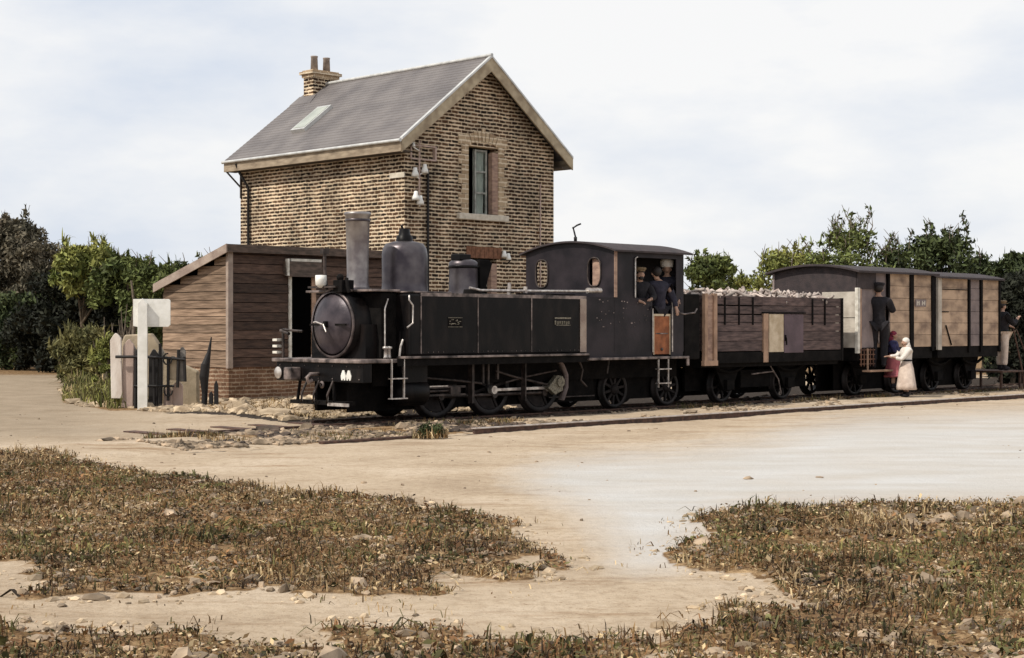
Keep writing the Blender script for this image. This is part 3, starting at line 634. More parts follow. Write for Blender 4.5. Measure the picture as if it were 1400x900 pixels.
def window(rect, name, curtain=True):
    a, b_, z0, z1 = rect; y0 = HV0 + .14
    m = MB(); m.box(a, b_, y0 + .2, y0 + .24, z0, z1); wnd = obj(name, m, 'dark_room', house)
    f0 = a + .36; f1 = f0 + .42
    m = MB()
    m.box(f0, f0 + .05, y0, y0 + .05, z0, z1 - .05); m.box(f1 - .05, f1, y0, y0 + .05, z0, z1 - .05)
    for q in range(4): zz = z0 + q * (z1 - .1 - z0) / 3; m.box(f0 + .05, f1 - .05, y0, y0 + .05, zz, zz + .045)
    obj('frame', m, 'window_frame', wnd, .005)
    m = MB(); m.box(f0 + .05, f1 - .05, y0 + .02, y0 + .028, z0, z1 - .06)
    g = bpy.data.materials.new('glass'); g.use_nodes = True; bb = g.node_tree.nodes['Principled BSDF']; bb.inputs['Base Color'].default_value = (.85, .9, .88, 1); bb.inputs['Transmission Weight'].default_value = 1; bb.inputs['Roughness'].default_value = .05; bb.inputs['IOR'].default_value = 1.2
    obj('pane', m, g, wnd)
    if curtain:
        vs = []; n_ = 24
        for j in range(2):
            for i in range(n_ + 1):
                x_ = f0 + .02 + (.40 - .05 * j) * i / n_; vs.append((x_ + (.1 if j == 0 else 0) * (i / n_) * 0, y0 + .1 + .018 * math.sin(i * 1.7), z1 - .05 if j == 0 else z0 + .04))
        m = MB(); m.add(vs, [(i, i + 1, n_ + 2 + i, n_ + 1 + i) for i in range(n_)], True); obj('curtain', m, 'curtain', wnd, fix=False)
    m = MB(); m.box(b_ - .2, b_ - .002, HV0 - .005, HV0 + .14, z0 + .02, z1 - .12); obj('shutter', m, 'shutter', wnd, .006)
window(WIN, 'window')
window(LWIN, 'window', False)
m = MB()
for i in range(8): m.box(LWIN[0] - .14 + i * .15, LWIN[0] + .0 + i * .15, HV0 - .02, HV0 + .01, LWIN[3], LWIN[3] + .28)
obj('window_arch', m, 'lintel', house)
# insulator bracket
ib = tthing('insulator_bracket', 'white telegraph insulators on a thin pole at the top left of the gable', 'insulator bracket', 9.66, HV0, 0, 'insulators on the gable')
m = MB(); m.tube([(9.66, HV0 - .09, 5.95), (9.66, HV0 - .09, 4.62)], .022); m.box(9.4, 10.2, HV0 - .1, HV0 - .07, 5.82, 5.85); m.box(9.4, 10.2, HV0 - .1, HV0 - .07, 5.5, 5.53); m.box(9.38, 9.42, HV0 - .1, HV0 - .07, 5.5, 5.85); m.box(10.16, 10.2, HV0 - .1, HV0, 5.5, 5.85)
m.box(9.64, 9.68, HV0 - .1, HV0 + .01, 5.3, 5.34); m.box(9.64, 9.68, HV0 - .1, HV0 + .01, 4.8, 4.84)
obj('pole', m, 'pole_pink', ib)
for (a, z_, tilt) in ((9.5, 5.17, -.06), (9.8, 5.27, .05), (9.52, 4.62, -.08), (9.66, 4.52, .1), (9.44, 5.83, 0)):
    s_ = .55 if z_ > 5.5 else 1
    m = MB(); m.lathe([(0, .14 * s_), (.045 * s_, .13 * s_), (.055 * s_, .06 * s_), (.085 * s_, -.01), (.09 * s_, -.08 * s_), (0, -.07 * s_)], (a, HV0 - .12, z_), 'z', 12); m.tube([(a, HV0 - .12, z_ - .05), (9.66, HV0 - .09, z_ - .12)], .014)
    obj('insulator', m, 'porcelain', ib)
ib = tthing('insulator_bracket', 'pair of white insulators low on the gable right of the ground-floor window', 'insulator bracket', 12.55, HV0, 0, 'insulators on the gable')
for a, z_ in ((12.46, 3.36), (12.6, 3.3)):
    m = MB(); m.lathe([(0, .1), (.04, .09), (.05, .03), (.07, -.02), (.07, -.07), (0, -.06)], (a, HV0 - .1, z_), 'z', 12); obj('insulator', m, 'porcelain', ib)
m = MB(); m.tube([(12.4, HV0 - .08, 3.24), (12.7, HV0 - .08, 3.24), (12.7, HV0 + .01, 3.15)], .018); obj('bracket', m, 'iron_black', ib)

# ------------------------------------------------------------------ the shed
SU0, SV0, SV1, SU1 = 4.33, 8.70, 11.23, 9.25
shed = tthing('wooden_shed', 'brown boarded lean-to shed on a brick footing against the house', 'shed', SU0, SV0)
m = MB(); m.box(SU0 + .02, SU1, SV0 + .02, SV1, -.1, .70); obj('foundation', m, 'brick_base', shed)
zf = lambda v: 3.2 - (v - SV0) * (3.2 - 2.48) / (SV1 - SV0)
m = MB(); z = .70; k = 0
while z < 3.2:      # boards of the left end
    h = .185 + random.uniform(-.01, .01); z1 = min(z + h - .012, 3.19)
    vend = SV1 if z1 < 2.47 else SV0 + (3.2 - z1) * (SV1 - SV0) / .72
    off = random.uniform(-.006, .006)
    if vend > SV0 + .1: m.hexa([(SU0 + off, SV0 + .06, z), (SU0 + .03, SV0 + .06, z), (SU0 + .03, vend, z), (SU0 + off, vend, z), (SU0 + off + .01, SV0 + .06, z1), (SU0 + .03, SV0 + .06, z1), (SU0 + .03, vend, z1), (SU0 + off + .01, vend, z1)])
    z += h
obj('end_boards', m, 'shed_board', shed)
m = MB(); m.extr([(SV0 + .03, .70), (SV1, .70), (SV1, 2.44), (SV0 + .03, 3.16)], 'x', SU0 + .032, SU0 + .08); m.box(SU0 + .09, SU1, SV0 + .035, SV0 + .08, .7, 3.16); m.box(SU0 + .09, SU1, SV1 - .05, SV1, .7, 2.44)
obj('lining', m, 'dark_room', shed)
m = MB(); z = .70; DU0, DU1, DZ0, DZ1 = 5.98, 6.53, .80, 2.72
while z < 3.15:
    h = .2 + random.uniform(-.015, .015); z1 = min(z + h - .012, 3.15); off = random.uniform(-.007, .007)
    for a, b_ in ((SU0 + .1, DU0 - .07), (DU1 + .12, SU1)) if z < DZ1 else ((SU0 + .1, SU1),):
        m.hexa([(a, SV0 + off, z), (b_, SV0 + off, z), (b_, SV0 + .03, z), (a, SV0 + .03, z), (a, SV0 + off + .012, z1), (b_, SV0 + off + .012, z1), (b_, SV0 + .03, z1), (a, SV0 + .03, z1)])
    z += h
obj('front_boards', m, 'shed_board_shaded', shed)
m = MB(); m.box(SU0 - .025, SU0 + .1, SV0 - .03, SV0 + .06, .68, 3.17); obj('corner_post', m, 'gable_board', shed, .005)
m = MB(); e = .12
m.hexa([(SU0 - .12, SV0 - e, zf(SV0 - e) - .0), (SU1, SV0 - e, zf(SV0 - e)), (SU1, SV1 + .12, zf(SV1 + .12)), (SU0 - .12, SV1 + .12, zf(SV1 + .12)),
        (SU0 - .12, SV0 - e, zf(SV0 - e) + .07), (SU1, SV0 - e, zf(SV0 - e) + .07), (SU1, SV1 + .12, zf(SV1 + .12) + .07), (SU0 - .12, SV1 + .12, zf(SV1 + .12) + .07)])
obj('roof', m, 'felt', shed)
m = MB(); m.hexa([(SU0 - .15, SV0 - e - .02, zf(SV0 - e) - .1), (SU0 - .121, SV0 - e - .02, zf(SV0 - e) - .1), (SU0 - .121, SV1 + .16, zf(SV1 + .16) - .1), (SU0 - .15, SV1 + .16, zf(SV1 + .16) - .1),
                  (SU0 - .15, SV0 - e - .02, zf(SV0 - e) + .085), (SU0 - .121, SV0 - e - .02, zf(SV0 - e) + .085), (SU0 - .121, SV1 + .16, zf(SV1 + .16) + .085), (SU0 - .15, SV1 + .16, zf(SV1 + .16) + .085)])
obj('barge_board', m, 'gable_board', shed)
m = MB(); m.box(SU0 - .12, SU1, SV0 - e - .03, SV0 - e - .001, zf(SV0 - e) - .09, zf(SV0 - e) + .08); obj('fascia', m, 'shed_fascia', shed, .004)
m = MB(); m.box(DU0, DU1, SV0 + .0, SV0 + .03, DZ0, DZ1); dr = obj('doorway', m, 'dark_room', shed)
m = MB(); m.box(DU0 - .07, DU0, SV0 - .03, SV0 + .03, DZ0 - .1, 2.95); m.box(DU0 - .07, 6.75, SV0 - .10, SV0 - .01, 3.0, 3.06); obj('door_jamb', m, 'white_paint_old', shed, .004)
m = MB(); m.box(DU1, DU1 + .12, SV0 - .03, SV0 + .03, DZ0 - .1, DZ1); obj('door_jamb', m, 'wagon_post', shed, .004)
m = MB(); m.extr([(SV0 - .16, 2.66), (SV0 - .01, 2.70), (SV0 - .01, 3.0), (SV0 - .1, 3.0)], 'x', DU0 - .22, DU1 + .22); obj('door_hood', m, 'shed_fascia', shed, .004)
m = MB(); m.box(DU0 - .22, DU0 - .17, SV0 - .17, SV0 - .08, 2.68, 3.05); obj('hood_end', m, 'white_paint_old', shed)

# ------------------------------------------------------------------ sign and fence
sx, sy, _ = G(195, 560)
sign = thing('sign_post', 'blank white board on a white post with pointed top beside the shed', 'sign', (sx, sy, 0), R(8))
kp = sy / FPX
m = MB(); hw = 6.5 * kp; hh = (560 - 415) * kp; m.extr([(-hw, -.1), (hw, -.1), (hw, hh), (0, hh + 7 * kp), (-hw, hh)], 'y', -.05, .05); obj('post', m, 'white_paint', sign, .006)
m = MB(); m.extr([(-13 * kp, (560 - 446) * kp), (-8 * kp, (560 - 447) * kp), (34 * kp, (560 - 447) * kp), (37 * kp, (560 - 444) * kp), (37 * kp, (560 - 411) * kp), (35 * kp, (560 - 409) * kp), (-13 * kp, (560 - 409) * kp)], 'y', .052, .09); obj('board', m, 'white_paint', sign, .004)

fx, fy, _ = G(160, 563)
fence = thing('paling_fence', 'broken fence of odd pointed slabs joined by black iron rails behind the sign', 'fence', (fx, fy, 0), 0)
def loc(px, py, dy=0.): d = sy + .35 + dy; return ((px - CXP) / FPX * d - fx, (d - fy), HC - (py - HYP) * d / FPX)
PAL = [(153, 168, 455, 545, 'slab_white', -3), (167, 182, 464, 562, 'slab_pink', 2), (172, 186, 470, 562, 'slab_grey', 0), (186, 197, 470, 562, 'iron_black', 0), (203, 216, 478, 560, 'iron_black', 1), (214, 222, 475, 556, 'slab_grey', 2), (229, 243, 486, 520, 'plaster_tan', 0),
       (224, 236, 528, 556, 'slab_pink', 0), (236, 250, 520, 556, 'slab_pink', 0), (242, 252, 474, 522, 'slab_grey', 3)]
for i, (x0, x1, y0, y1, mt, tl) in enumerate(PAL):
    if x1 < 196 and False: continue
    a = loc(x0, y1, .05 * (i % 3)); c_ = loc(x1, y0, .05 * (i % 3)); w_ = (c_[0] - a[0]); zb = max(a[2], -.05) if y1 > 540 else a[2]
    n_ = 7; pl = [(a[0] + random.uniform(-.01, .01), zb), (c_[0], zb)]
    for q in range(n_): tt_ = q / (n_ - 1); pl.append((c_[0] - w_ * tt_ + tl * .01, c_[2] - .10 * abs(2 * tt_ - 1) ** 1.5 * (1.4 if tt_ > .5 else 1) + random.uniform(-.012, .012)))
    m = MB(); m.extr(pl, 'y', a[1] - .03, a[1] + .03); obj('paling', m, mt, fence, .012)
m = MB(); a = loc(158, 488, -.1); c_ = loc(253, 492, -.1); m.tube([a, loc(200, 488, -.1), loc(235, 490, -.1), c_], .028); a = loc(183, 528, -.1); m.tube([a, loc(238, 528, -.1)], .024)
for xx, y0, y1 in ((219, 470, 552), (230, 488, 548), (244, 478, 530), (252, 488, 522), (186, 486, 558), (210, 486, 557)): m.tube([loc(xx, y0, -.08), loc(xx + random.uniform(-2, 2), y1, -.08)], .03)
obj('rail', m, 'iron_black', fence)
m = MB()
for (cx2, cy2, r2) in ((229, 491, 6), (230, 534, 6)):
    m.tube([loc(cx2 + r2 * math.cos(q * .7), cy2 + r2 * math.sin(q * .7) * 1.3, -.12) for q in range(8)], .016)
obj('ironwork', m, 'iron_black', fence)
wl = thing('low_wall', 'low tan rendered wall between the sign and the shed end', 'wall', D(166, sy + 1.3), 0)
m = MB(); k2 = (sy + 1.3) / FPX
m.extr([(0, -.1), (104 * k2, -.1), (104 * k2, HC - 60 * k2), (60 * k2, HC - 40 * k2), (46 * k2, HC - 16 * k2), (40 * k2, HC - 8 * k2), (4 * k2, HC - 10 * k2), (0, HC - 20 * k2)], 'y', 0, .25); obj('wall_body', m, 'plaster_tan', wl, .03)
cx3, cy3, _ = G(285, 556)
st = thing('crooked_stake', 'tall crooked black stake leaning before the shed end wall', 'stake', (cx3, cy3, 0)); k3 = cy3 / FPX
m = MB(); pts = [(-6, 0), (-5, 20), (-6, 42), (-4, 58), (0, 72), (4, 95)]; rr = [4, 4, 6.5, 6, 3, .8]
for i in range(5): m.cyl((pts[i][0] * k3, 0, pts[i][1] * k3 - .03), (pts[i + 1][0] * k3, 0, pts[i + 1][1] * k3), rr[i] * k3, rr[i + 1] * k3, 10, True)
obj('shaft', m, 'iron_black', st)
for dx_, h_, lb in ((4, 21, 'short black stub post right of the crooked stake, the nearer one'), (11, 36, 'black stub post between the crooked stake and the shed corner')):
    p = thing('stub_post', lb, 'post', (cx3 + dx_ * k3, cy3 - .02, 0)); m = MB(); m.extr([(-3 * k3, -.05), (3 * k3, -.05), (2.4 * k3, h_ * k3 * .8), (0, h_ * k3), (-2.6 * k3, h_ * k3 * .85)], 'y', -.04, .04); obj('shaft', m, 'iron_black', p, .008)

# ------------------------------------------------------------------ the locomotive
VC = .5; V0, V1 = -.6, 1.6
loco = tthing('steam_locomotive', 'small black side-tank steam locomotive heading the train, funnel to the left', 'locomotive', 4.3, VC)
def lo(name, m, mt='black_paint', bevel=0., parent=None, label=None, **k): return obj(name, m, mt, parent or loco, bevel, label=label, **k)
# frame and beams
m = MB(); m.box(.6, 8.4, .09, .14, .22, 1.0); m.box(.6, 8.4, .88, .95, .22, 1.0)
for q in (.9, 2.9, 4.1, 5.6, 7.6): m.box(q, q + .05, .12, .88, .3, .95)
lo('frame', m, 'black_dull')
m = MB(); m.box(.33, .5, V0, V1, .70, 1.0); beam = lo('buffer_beam', m, 'black_paint', .01)
m = MB()
for q in (-.5, -.2, .15, .5, .85, 1.2, 1.5):
    for zz in (.75, .95): m.sph((.328, q, zz), .014, 6)
lo('rivets', m, 'bright_edge', parent=beam)
m = MB(); m.box(.25, 1.1, V0 - .03, V1 + .03, 1.0, 1.06); lo('front_platform', m, 'bright_edge', .012)
# white mark on the beam
m = MB()
for o_ in (.0, .13):
    y0 = -.13 - o_
    m.extr([(y0 + .05, .735), (y0 + .062, .80), (y0 + .05, .83), (y0 + .02, .89), (y0 - .02, .89), (y0 - .045, .83), (y0 - .06, .80), (y0 - .045, .735), (y0 - .012, .735), (y0 - .01, .76), (y0 + .012, .76), (y0 + .018, .735)], 'x', .315, .329)
lo('beam_mark', m, 'white_paint', parent=beam)
for vv in (1.30,):
    m = MB(); m.lathe([(0, -.2), (.10, -.195), (.11, -.165), (.05, -.15), (.05, -.05), (.08, -.04), (.08, 0), (0, 0)], (.33, vv, .83), 'x', 20); bf = lo('buffer', m, 'wheel_rim')
    m = MB(); m.lathe([(0, -.212), (.07, -.209), (.095, -.197)], (.33, vv, .83), 'x', 20); lo('buffer_face', m, 'bright_steel', parent=bf)
m = MB(); m.box(.12, .33, .95, 1.14, .72, .92); lo('coupling_box', m, 'bright_edge', .02)
m = MB(); m.tube([(.33, .5, .82), (.16, .5, .82), (.1, .5, .77), (.13, .5, .7), (.2, .5, .72)], .03); m.lathe([(.035, -.02), (.06, 0), (.035, .02), (.02, 0)], (.22, .28, .66), 'x', 16); lo('coupling_hook', m, 'bright_edge')
m = MB()
for vv in (.75, .45, .1):
    m.tube([(.3, vv, .72), (.2, vv + .02, .5), (.24, vv + .08, .38), (.3, vv + .12, .55)], .018)
lo('coupling_chain', m, 'rod')
m = MB(); m.box(.3, .5, -.2, 1.2, .34, .40); m.tube([(.35, .15, .7), (.33, .1, .36)], .025); m.tube([(.35, 1., .7), (.33, 1.05, .36)], .025); lo('guard_iron', m, 'black_dull')
m = MB(); m.box(.28, .31, -.28, .22, .33, .38); lo('guard_bar', m, 'bright_steel')
# smokebox, door, boiler
ZB, RB = 1.60, .55
m = MB(); m.lathe([(0, .62), (RB - .03, .62), (RB, .65), (RB, 1.45)], (0, VC, ZB), 'x', 48); m.box(.72, 1.42, V0 + .42, V1 - .42, 1.06, 1.6); lo('smokebox', m, 'black_paint')
m = MB(); m.lathe([(0, -.13), (.18, -.122), (.34, -.09), (.46, -.03), (.495, 0), (.0, 0)], (.62, VC, ZB), 'x', 40); sd = lo('smokebox_door', m, 'door_steel')
m = MB(); m.lathe([(.50, -.03), (.535, -.03), (.54, 0), (.50, 0)], (.625, VC, ZB), 'x', 48); lo('door_ring', m, 'ring_edge', parent=sd)
m = MB(); m.box(.50, .53, .05, .95, ZB - .02, ZB + .012); m.box(.44, .5, VC - .03, VC + .03, ZB - .05, ZB + .05); lo('door_strap', m, 'black_dull', parent=sd)
m = MB(); m.tube([(.42, VC, ZB), (.40, VC - .1, ZB - .12)], .014); m.tube([(.40, VC, ZB), (.39, VC + .15, ZB + .04), (.385, VC + .2, ZB + .03)], .014); lo('door_handle', m, 'bright_steel', parent=sd)
m = MB(); m.lathe([(RB - .03, 1.4), (RB - .03, 6.1)], (0, VC, ZB + .02), 'x', 40); lo('boiler', m, 'black_paint')
# casing and deck in front of the tanks
m = MB(); m.box(.95, 1.28, -.28, 1.28, 1.06, 2.10); lo('front_casing', m, 'black_dull', .02)
m = MB(); m.box(.72, 1.30, -.34, 1.34, 2.115, 2.15); m.box(1.30, 2.2, -.56, 1.56, 2.10, 2.125); lo('tank_deck', m, 'bright_edge', .006)
m = MB(); m.tube([(.98, -.34, 1.15), (.98, -.34, 1.85), (1.06, -.32, 2.0)], .013); m.tube([(1.24, -.62, 2.05), (1.2, -.66, 1.98), (1.28, -.66, 1.9), (1.28, -.66, 1.62), (1.16, -.66, 1.55)], .014); lo('handrail', m, 'bright_steel')
m = MB()
for q in (.55, .62): m.lathe([(0, 0), (.04, 0), (.03, .03), (.025, .14), (.05, .15), (.05, .18), (0, .19)], (q + .35, -.45, 1.07), 'z', 12)
m.tube([(1.18, -.45, 1.07), (1.19, -.47, 1.25), (1.24, -.47, 1.36)], .02); lo('lubricator', m, 'bright_steel')
# tanks
for side, (a, b_) in enumerate(((V0, 0.02), (.98, V1))):
    m = MB(); m.box(1.27, 5.34, a, b_, 1.10, 2.085); tk = lo('side_tank', m, 'black_paint', .035)
    if side == 0:
        m = MB(); y = a - .008
        m.box(1.50, 5.36, y, a + .004, 2.045, 2.10); m.box(1.49, 1.51, y, a + .004, 1.14, 2.045); m.box(2.735, 2.752, y, a + .004, 1.14, 2.045); m.box(3.985, 4.005, y, a + .004, 1.14, 2.045)
        lo('panel_edging', m, 'bright_edge', parent=tk)
        m = MB(); m.box(5.20, 5.36, a - .014, a - .001, 1.12, 2.05); lo('corner_strip', m, 'gable_board', parent=tk, bevel=.004)
        m = MB(); m.box(2.08, 2.38, y - .002, a + .004, 1.57, 1.70); pl = lo('number_plate', m, 'black_dull', parent=tk, bevel=.004)
        m = MB(); y2 = y - .006; r5 = random.Random(5)
        for q in range(14):
            a5 = 2.1 + r5.random() * .22; z5 = 1.585 + r5.random() * .09; m.box(a5, a5 + r5.uniform(.012, .05), y2, y + .001, z5, z5 + r5.uniform(.008, .016))
        m.box(2.075, 2.385, y2, y, 1.703, 1.712); m.box(2.075, 2.385, y2, y, 1.556, 1.565)
        lo('plate_characters', m, 'brass', parent=tk)
        m = MB(); m.box(4.56, 4.96, y - .004, a + .004, 1.70, 1.725); m.box(4.56, 4.59, y - .004, a + .004, 1.60, 1.67)
        for q in range(6): m.box(4.62 + q * .055, 4.65 + q * .055, y - .004, a + .004, 1.605 + .01 * (q % 2), 1.66)
        m.box(4.60, 4.95, y - .004, a + .004, 1.585, 1.597); lo('maker_plate', m, 'brass', parent=tk)
        m = MB()
        for q in range(34):
            m.sph((1.54 + q * .11, y + .002, 1.16), .008, 5)
        lo('rivets', m, 'bright_edge', parent=tk)
# running board
m = MB(); m.box(1.1, 5.36, V0 - .09, V0 + .12, 1.065, 1.10); m.box(1.1, 5.36, V1 - .12, V1 + .09, 1.065, 1.10); lo('running_board', m, 'bright_edge', .006)
m = MB(); m.box(.98, 5.4, V0 - .05, V0 - .02, .95, 1.063); lo('valance', m, 'black_dull')
# pipes on tank tops
m = MB(); m.tube([(2.65, -.5, 2.2), (2.9, -.5, 2.16), (4.2, -.5, 2.17), (5.6, -.5, 2.19)], .022); m.tube([(5.5, -.5, 2.2), (5.85, -.5, 2.205)], .05); m.tube([(3.6, -.45, 2.1), (3.62, -.45, 2.3)], .03)
m.tube([(3.95, -.5, 2.08), (3.95, -.5, 2.24)], .035); lo('injector_pipe', m, 'bright_steel')
m = MB(); m.box(3.8, 4.1, -.58, -.42, 2.09, 2.13); m.lathe([(0, .1), (.14, .09), (.16, .0)], (2.9, -.3, 2.09), 'z', 20); m.box(4.6, 5.2, -.5, -.35, 2.09, 2.13); lo('tank_filler', m, 'black_dull', .006)
# funnel
m = MB(); m.lathe([(.235, 2.12), (.19, 2.19), (.172, 2.28), (.180, 2.8), (.198, 3.34), (.214, 3.36), (.214, 3.39), (.198, 3.405), (.15, 3.40), (.14, 3.0)], (1.12, VC, 0), 'z', 40); fn = lo('funnel', m, 'chimney_steel')
m = MB(); m.lathe([(.201, 3.25), (.206, 3.26), (.206, 3.28), (.201, 3.29)], (1.12, VC, 0), 'z', 40); m.lathe([(.29, 2.1), (.29, 2.13), (.2, 2.19)], (1.12, VC, 0), 'z', 40); lo('funnel_band', m, 'dome_steel', parent=fn)
# steam dome
m = MB(); m.lathe([(.42, 2.10), (.385, 2.16), (.375, 2.3), (.378, 2.76), (.36, 2.86), (.31, 2.935), (.2, 2.965), (.13, 2.98), (.13, 3.02), (0, 3.02)], (2.12, VC, 0), 'z', 48); dm = lo('steam_dome', m, 'dome_steel')
m = MB(); m.lathe([(.14, 2.97), (.13, 3.06), (.1, 3.08), (.085, 3.18), (0, 3.19)], (2.1, VC - .02, 0), 'z', 20); m.box(2.0, 2.35, VC - .03, VC + .03, 3.02, 3.07); m.tube([(2.1, VC, 3.12), (2.05, VC, 3.24)], .02); lo('safety_valve', m, 'black_paint', parent=dm)
# sandbox
m = MB(); m.lathe([(.27, 2.1), (.25, 2.2), (.245, 2.60), (.25, 2.66), (.2, 2.70), (.1, 2.73), (0, 2.735)], (3.45, VC, 0), 'z', 40); sb = lo('sand_dome', m, 'dome_steel')
m = MB(); m.box(3.25, 3.5, VC - .14, VC + .1, 2.70, 2.80); m.lathe([(.252, 2.56), (.258, 2.57), (.258, 2.60), (.252, 2.61)], (3.45, VC, 0), 'z', 40); lo('sand_lid', m, 'black_paint', parent=sb, bevel=.01)
m = MB(); m.extr([(3.74, 2.72), (3.98, 2.72), (4.05, 2.66), (3.86, 2.14), (3.76, 2.14)], 'y', VC - .1, VC + .1); lo('hopper', m, 'black_dull', .01)
# lamp and bracket at the front
m = MB(); m.lathe([(0, -.02), (.03, -.03), (.085, .02), (.09, .1), (.088, .17), (0, .175)], (.50, .66, 2.21), 'z', 20); lp = lo('head_lamp', m, 'white_paint')
m = MB(); m.tube([(.6, .64, 2.15), (.56, .64, 2.5), (.56, .64, 2.78)], .026); m.box(.5, .62, .60, .68, 2.72, 2.8); m.box(.5, .75, .3, 1.0, 2.18, 2.21); lo('lamp_bracket', m, 'rod', parent=lp)
m = MB(); m.box(.55, .8, .2, .42, 2.10, 2.30); m.sph((.6, .3, 2.34), .06, 10); m.tube([(.62, .1, 2.1), (.6, .12, 2.2), (.65, .2, 2.32)], .03); lo('smokebox_fitting', m, 'black_dull', .01)
# front hand brake
m = MB(); m.tube([(.35, 1.45, 1.06), (.35, 1.45, 1.52)], .022); m.tube([(.35, 1.45, 1.52), (.38, 1.2, 1.5), (.42, 1.03, 1.49)], .02); m.tube([(.35, 1.52, 1.5), (.35, 1.3, 1.45)], .03); lo('brake_stand', m, 'rod')
m = MB()
for q in range(3): m.box(.26, .36, 1.50, 1.62, 1.13 + q * .1, 1.17 + q * .1)
lo('brake_stripes', m, 'white_paint_old', .004)
# cab
def roof_z(v): q = (v - VC) / 1.22; return 3.13 - .20 * q * q
def holes(v, ov):
    for (cv_, hw_, zc, hh) in ov:
        q = abs(v - cv_) / hw_
        if q < 1:
            k = (1 - q ** 3.2) ** (1 / 3.2); return zc - hh * k, zc + hh * k
    return None
def sheet(u, ov, z0):
    m = MB(); n_ = 110
    for i in range(n_):
        a = V0 + (V1 - V0) * i / n_; b_ = V0 + (V1 - V0) * (i + 1) / n_; ha, hb = holes(a, ov), holes(b_, ov); ta, tb = roof_z(a) - .03, roof_z(b_) - .03
        if ha and hb:
            m.add([(u, a, z0), (u, b_, z0), (u, b_, hb[0]), (u, a, ha[0])], [(0, 1, 2, 3)]); m.add([(u, a, ha[1]), (u, b_, hb[1]), (u, b_, tb), (u, a, ta)], [(0, 1, 2, 3)])
        else:
            m.add([(u, a, z0), (u, b_, z0), (u, b_, tb), (u, a, ta)], [(0, 1, 2, 3)])
    return m
OV = [(-.13, .15, 2.55, .25), (1.18, .15, 2.55, .25)]
m = sheet(6.11, OV, 1.1); cf = obj('cab_front', m, 'cab_black', loco, solid=.016, fix=False)
m = MB()
for (cv_, hw_, zc, hh) in OV:
    pts = []
    for i in range(41):
        a = 2 * math.pi * i / 40; c_, s_ = math.cos(a), math.sin(a); pts.append((6.095, cv_ + (hw_ + .008) * (abs(c_) ** .7) * (1 if c_ > 0 else -1), zc + (hh + .008) * (abs(s_) ** .7) * (1 if s_ > 0 else -1)))
    m.tube(pts, .016, 6)
lo('porthole_ring', m, 'rod', parent=cf)
m = MB(); m.box(6.14, 6.155, -.27, -.05, 2.30, 2.80); lo('porthole_shutter', m, 'shutter', parent=cf)
m = sheet(8.06, [], 1.1); obj('cab_rear', m, 'cab_black', loco, solid=.016, fix=False)
zt_ = lambda v: roof_z(v) - .03
m = MB()
for a in (V0, V1 - .016):
    z2 = zt_(V0)
    m.box(6.12, 6.67 if a < 0 else 6.3, a, a + .016, 2.085, z2); m.box(7.85, 8.05, a, a + .016, 2.085, z2); m.box(6.67 if a < 0 else 6.3, 7.85, a, a + .016, 2.82, z2)
m.box(5.36, 6.12, V0, V0 + .016, 1.02, 2.085); m.box(6.12, 7.16, V0, V0 + .016, 1.02, 2.085); m.box(7.69, 8.05, V0, V0 + .016, 1.02, 2.085); m.box(5.36, 8.05, V1 - .016, V1, 1.02, 2.085)
m.box(5.36, 6.1, V0 + .016, V1 - .016, 2.06, 2.085)
cs = lo('cab_side', m, 'cab_black')
m = MB(); m.box(6.10, 6.18, V0 - .01, V0 - .001, 2.09, 2.93); lo('corner_strip', m, 'shutter', parent=cs, bevel=.003)
m = MB(); m.tube([(6.66, V0 - .02, 2.09), (6.66, V0 - .02, 2.8), (6.72, V0 - .02, 2.83)], .015); m.tube([(7.15, V0 - .02, 1.1), (7.15, V0 - .02, 1.9)], .012); m.tube([(7.70, V0 - .03, 1.1), (7.70, V0 - .03, 2.1)], .014); lo('handrail', m, 'bright_steel')
m = MB()
for q in range(34):
    uu = random.uniform(5.6, 7.05); zz = random.uniform(1.55, 2.04) ; m.box(uu, uu + random.uniform(.008, .05), V0 - .006, V0 + .002, zz, zz + random.uniform(.006, .02))
lo('painted_lettering_wear', m, 'bright_edge', parent=cs)
vs = []; m = MB(); n_ = 24; ring = []
for i in range(n_ + 1):
    v = V0 - .10 + (V1 - V0 + .2) * i / n_; ring.append((v, roof_z(v)))
poly = ring + [(v, z - .035) for v, z in reversed(ring)]
m.extr(poly, 'x', 6.02, 8.22); lo('cab_roof', m, 'van_roof', .004)
m = MB(); m.tube([(6.28, VC, 3.12), (6.28, VC, 3.22), (6.25, VC, 3.30), (6.22, VC, 3.38), (6.30, VC - .02, 3.43), (6.38, VC - .04, 3.46)], .016); m.lathe([(0, 0), (.03, 0), (.032, .07), (.02, .08), (0, .09)], (6.28, VC, 3.14), 'z', 12); m.sph((6.22, VC, 3.38), .022, 8); lo('whistle', m, 'iron_black')
m = MB(); m.box(6.12, 8.05, V0 + .02, V1 - .02, .98, 1.06); lo('cab_floor', m, 'black_dull')
m = MB(); m.box(5.34, 8.12, V0 - .1, V0 + .05, .975, 1.02); m.box(8.06, 8.12, V0 - .1, V0 - .06, .84, .975); lo('cab_step_board', m, 'bright_edge', .008)
m = MB(); m.box(7.19, 7.66, V0 + .0, V0 + .03, 1.06, 1.76); cdr = lo('cab_door', m, 'door_wood', .004)
m = MB(); m.box(7.185, 7.665, V0 - .012, V0 + .04, 1.76, 1.80); m.box(7.185, 7.205, V0 - .012, V0 - .001, 1.05, 1.76); m.box(7.645, 7.665, V0 - .012, V0 - .001, 1.05, 1.76); lo('door_edge', m, 'wagon_cream', parent=cdr)
m = MB(); m.sph((7.42, V0 - .01, 1.15), .03, 8); m.box(7.25, 7.6, V0 - .01, V0 - .001, 1.43, 1.45); lo('door_latch', m, 'bright_edge', parent=cdr)
m = MB(); m.box(8.09, 8.56, V0 + .0, V1 - .0, .95, 2.18); lo('coal_bunker', m, 'black_dull', .02)
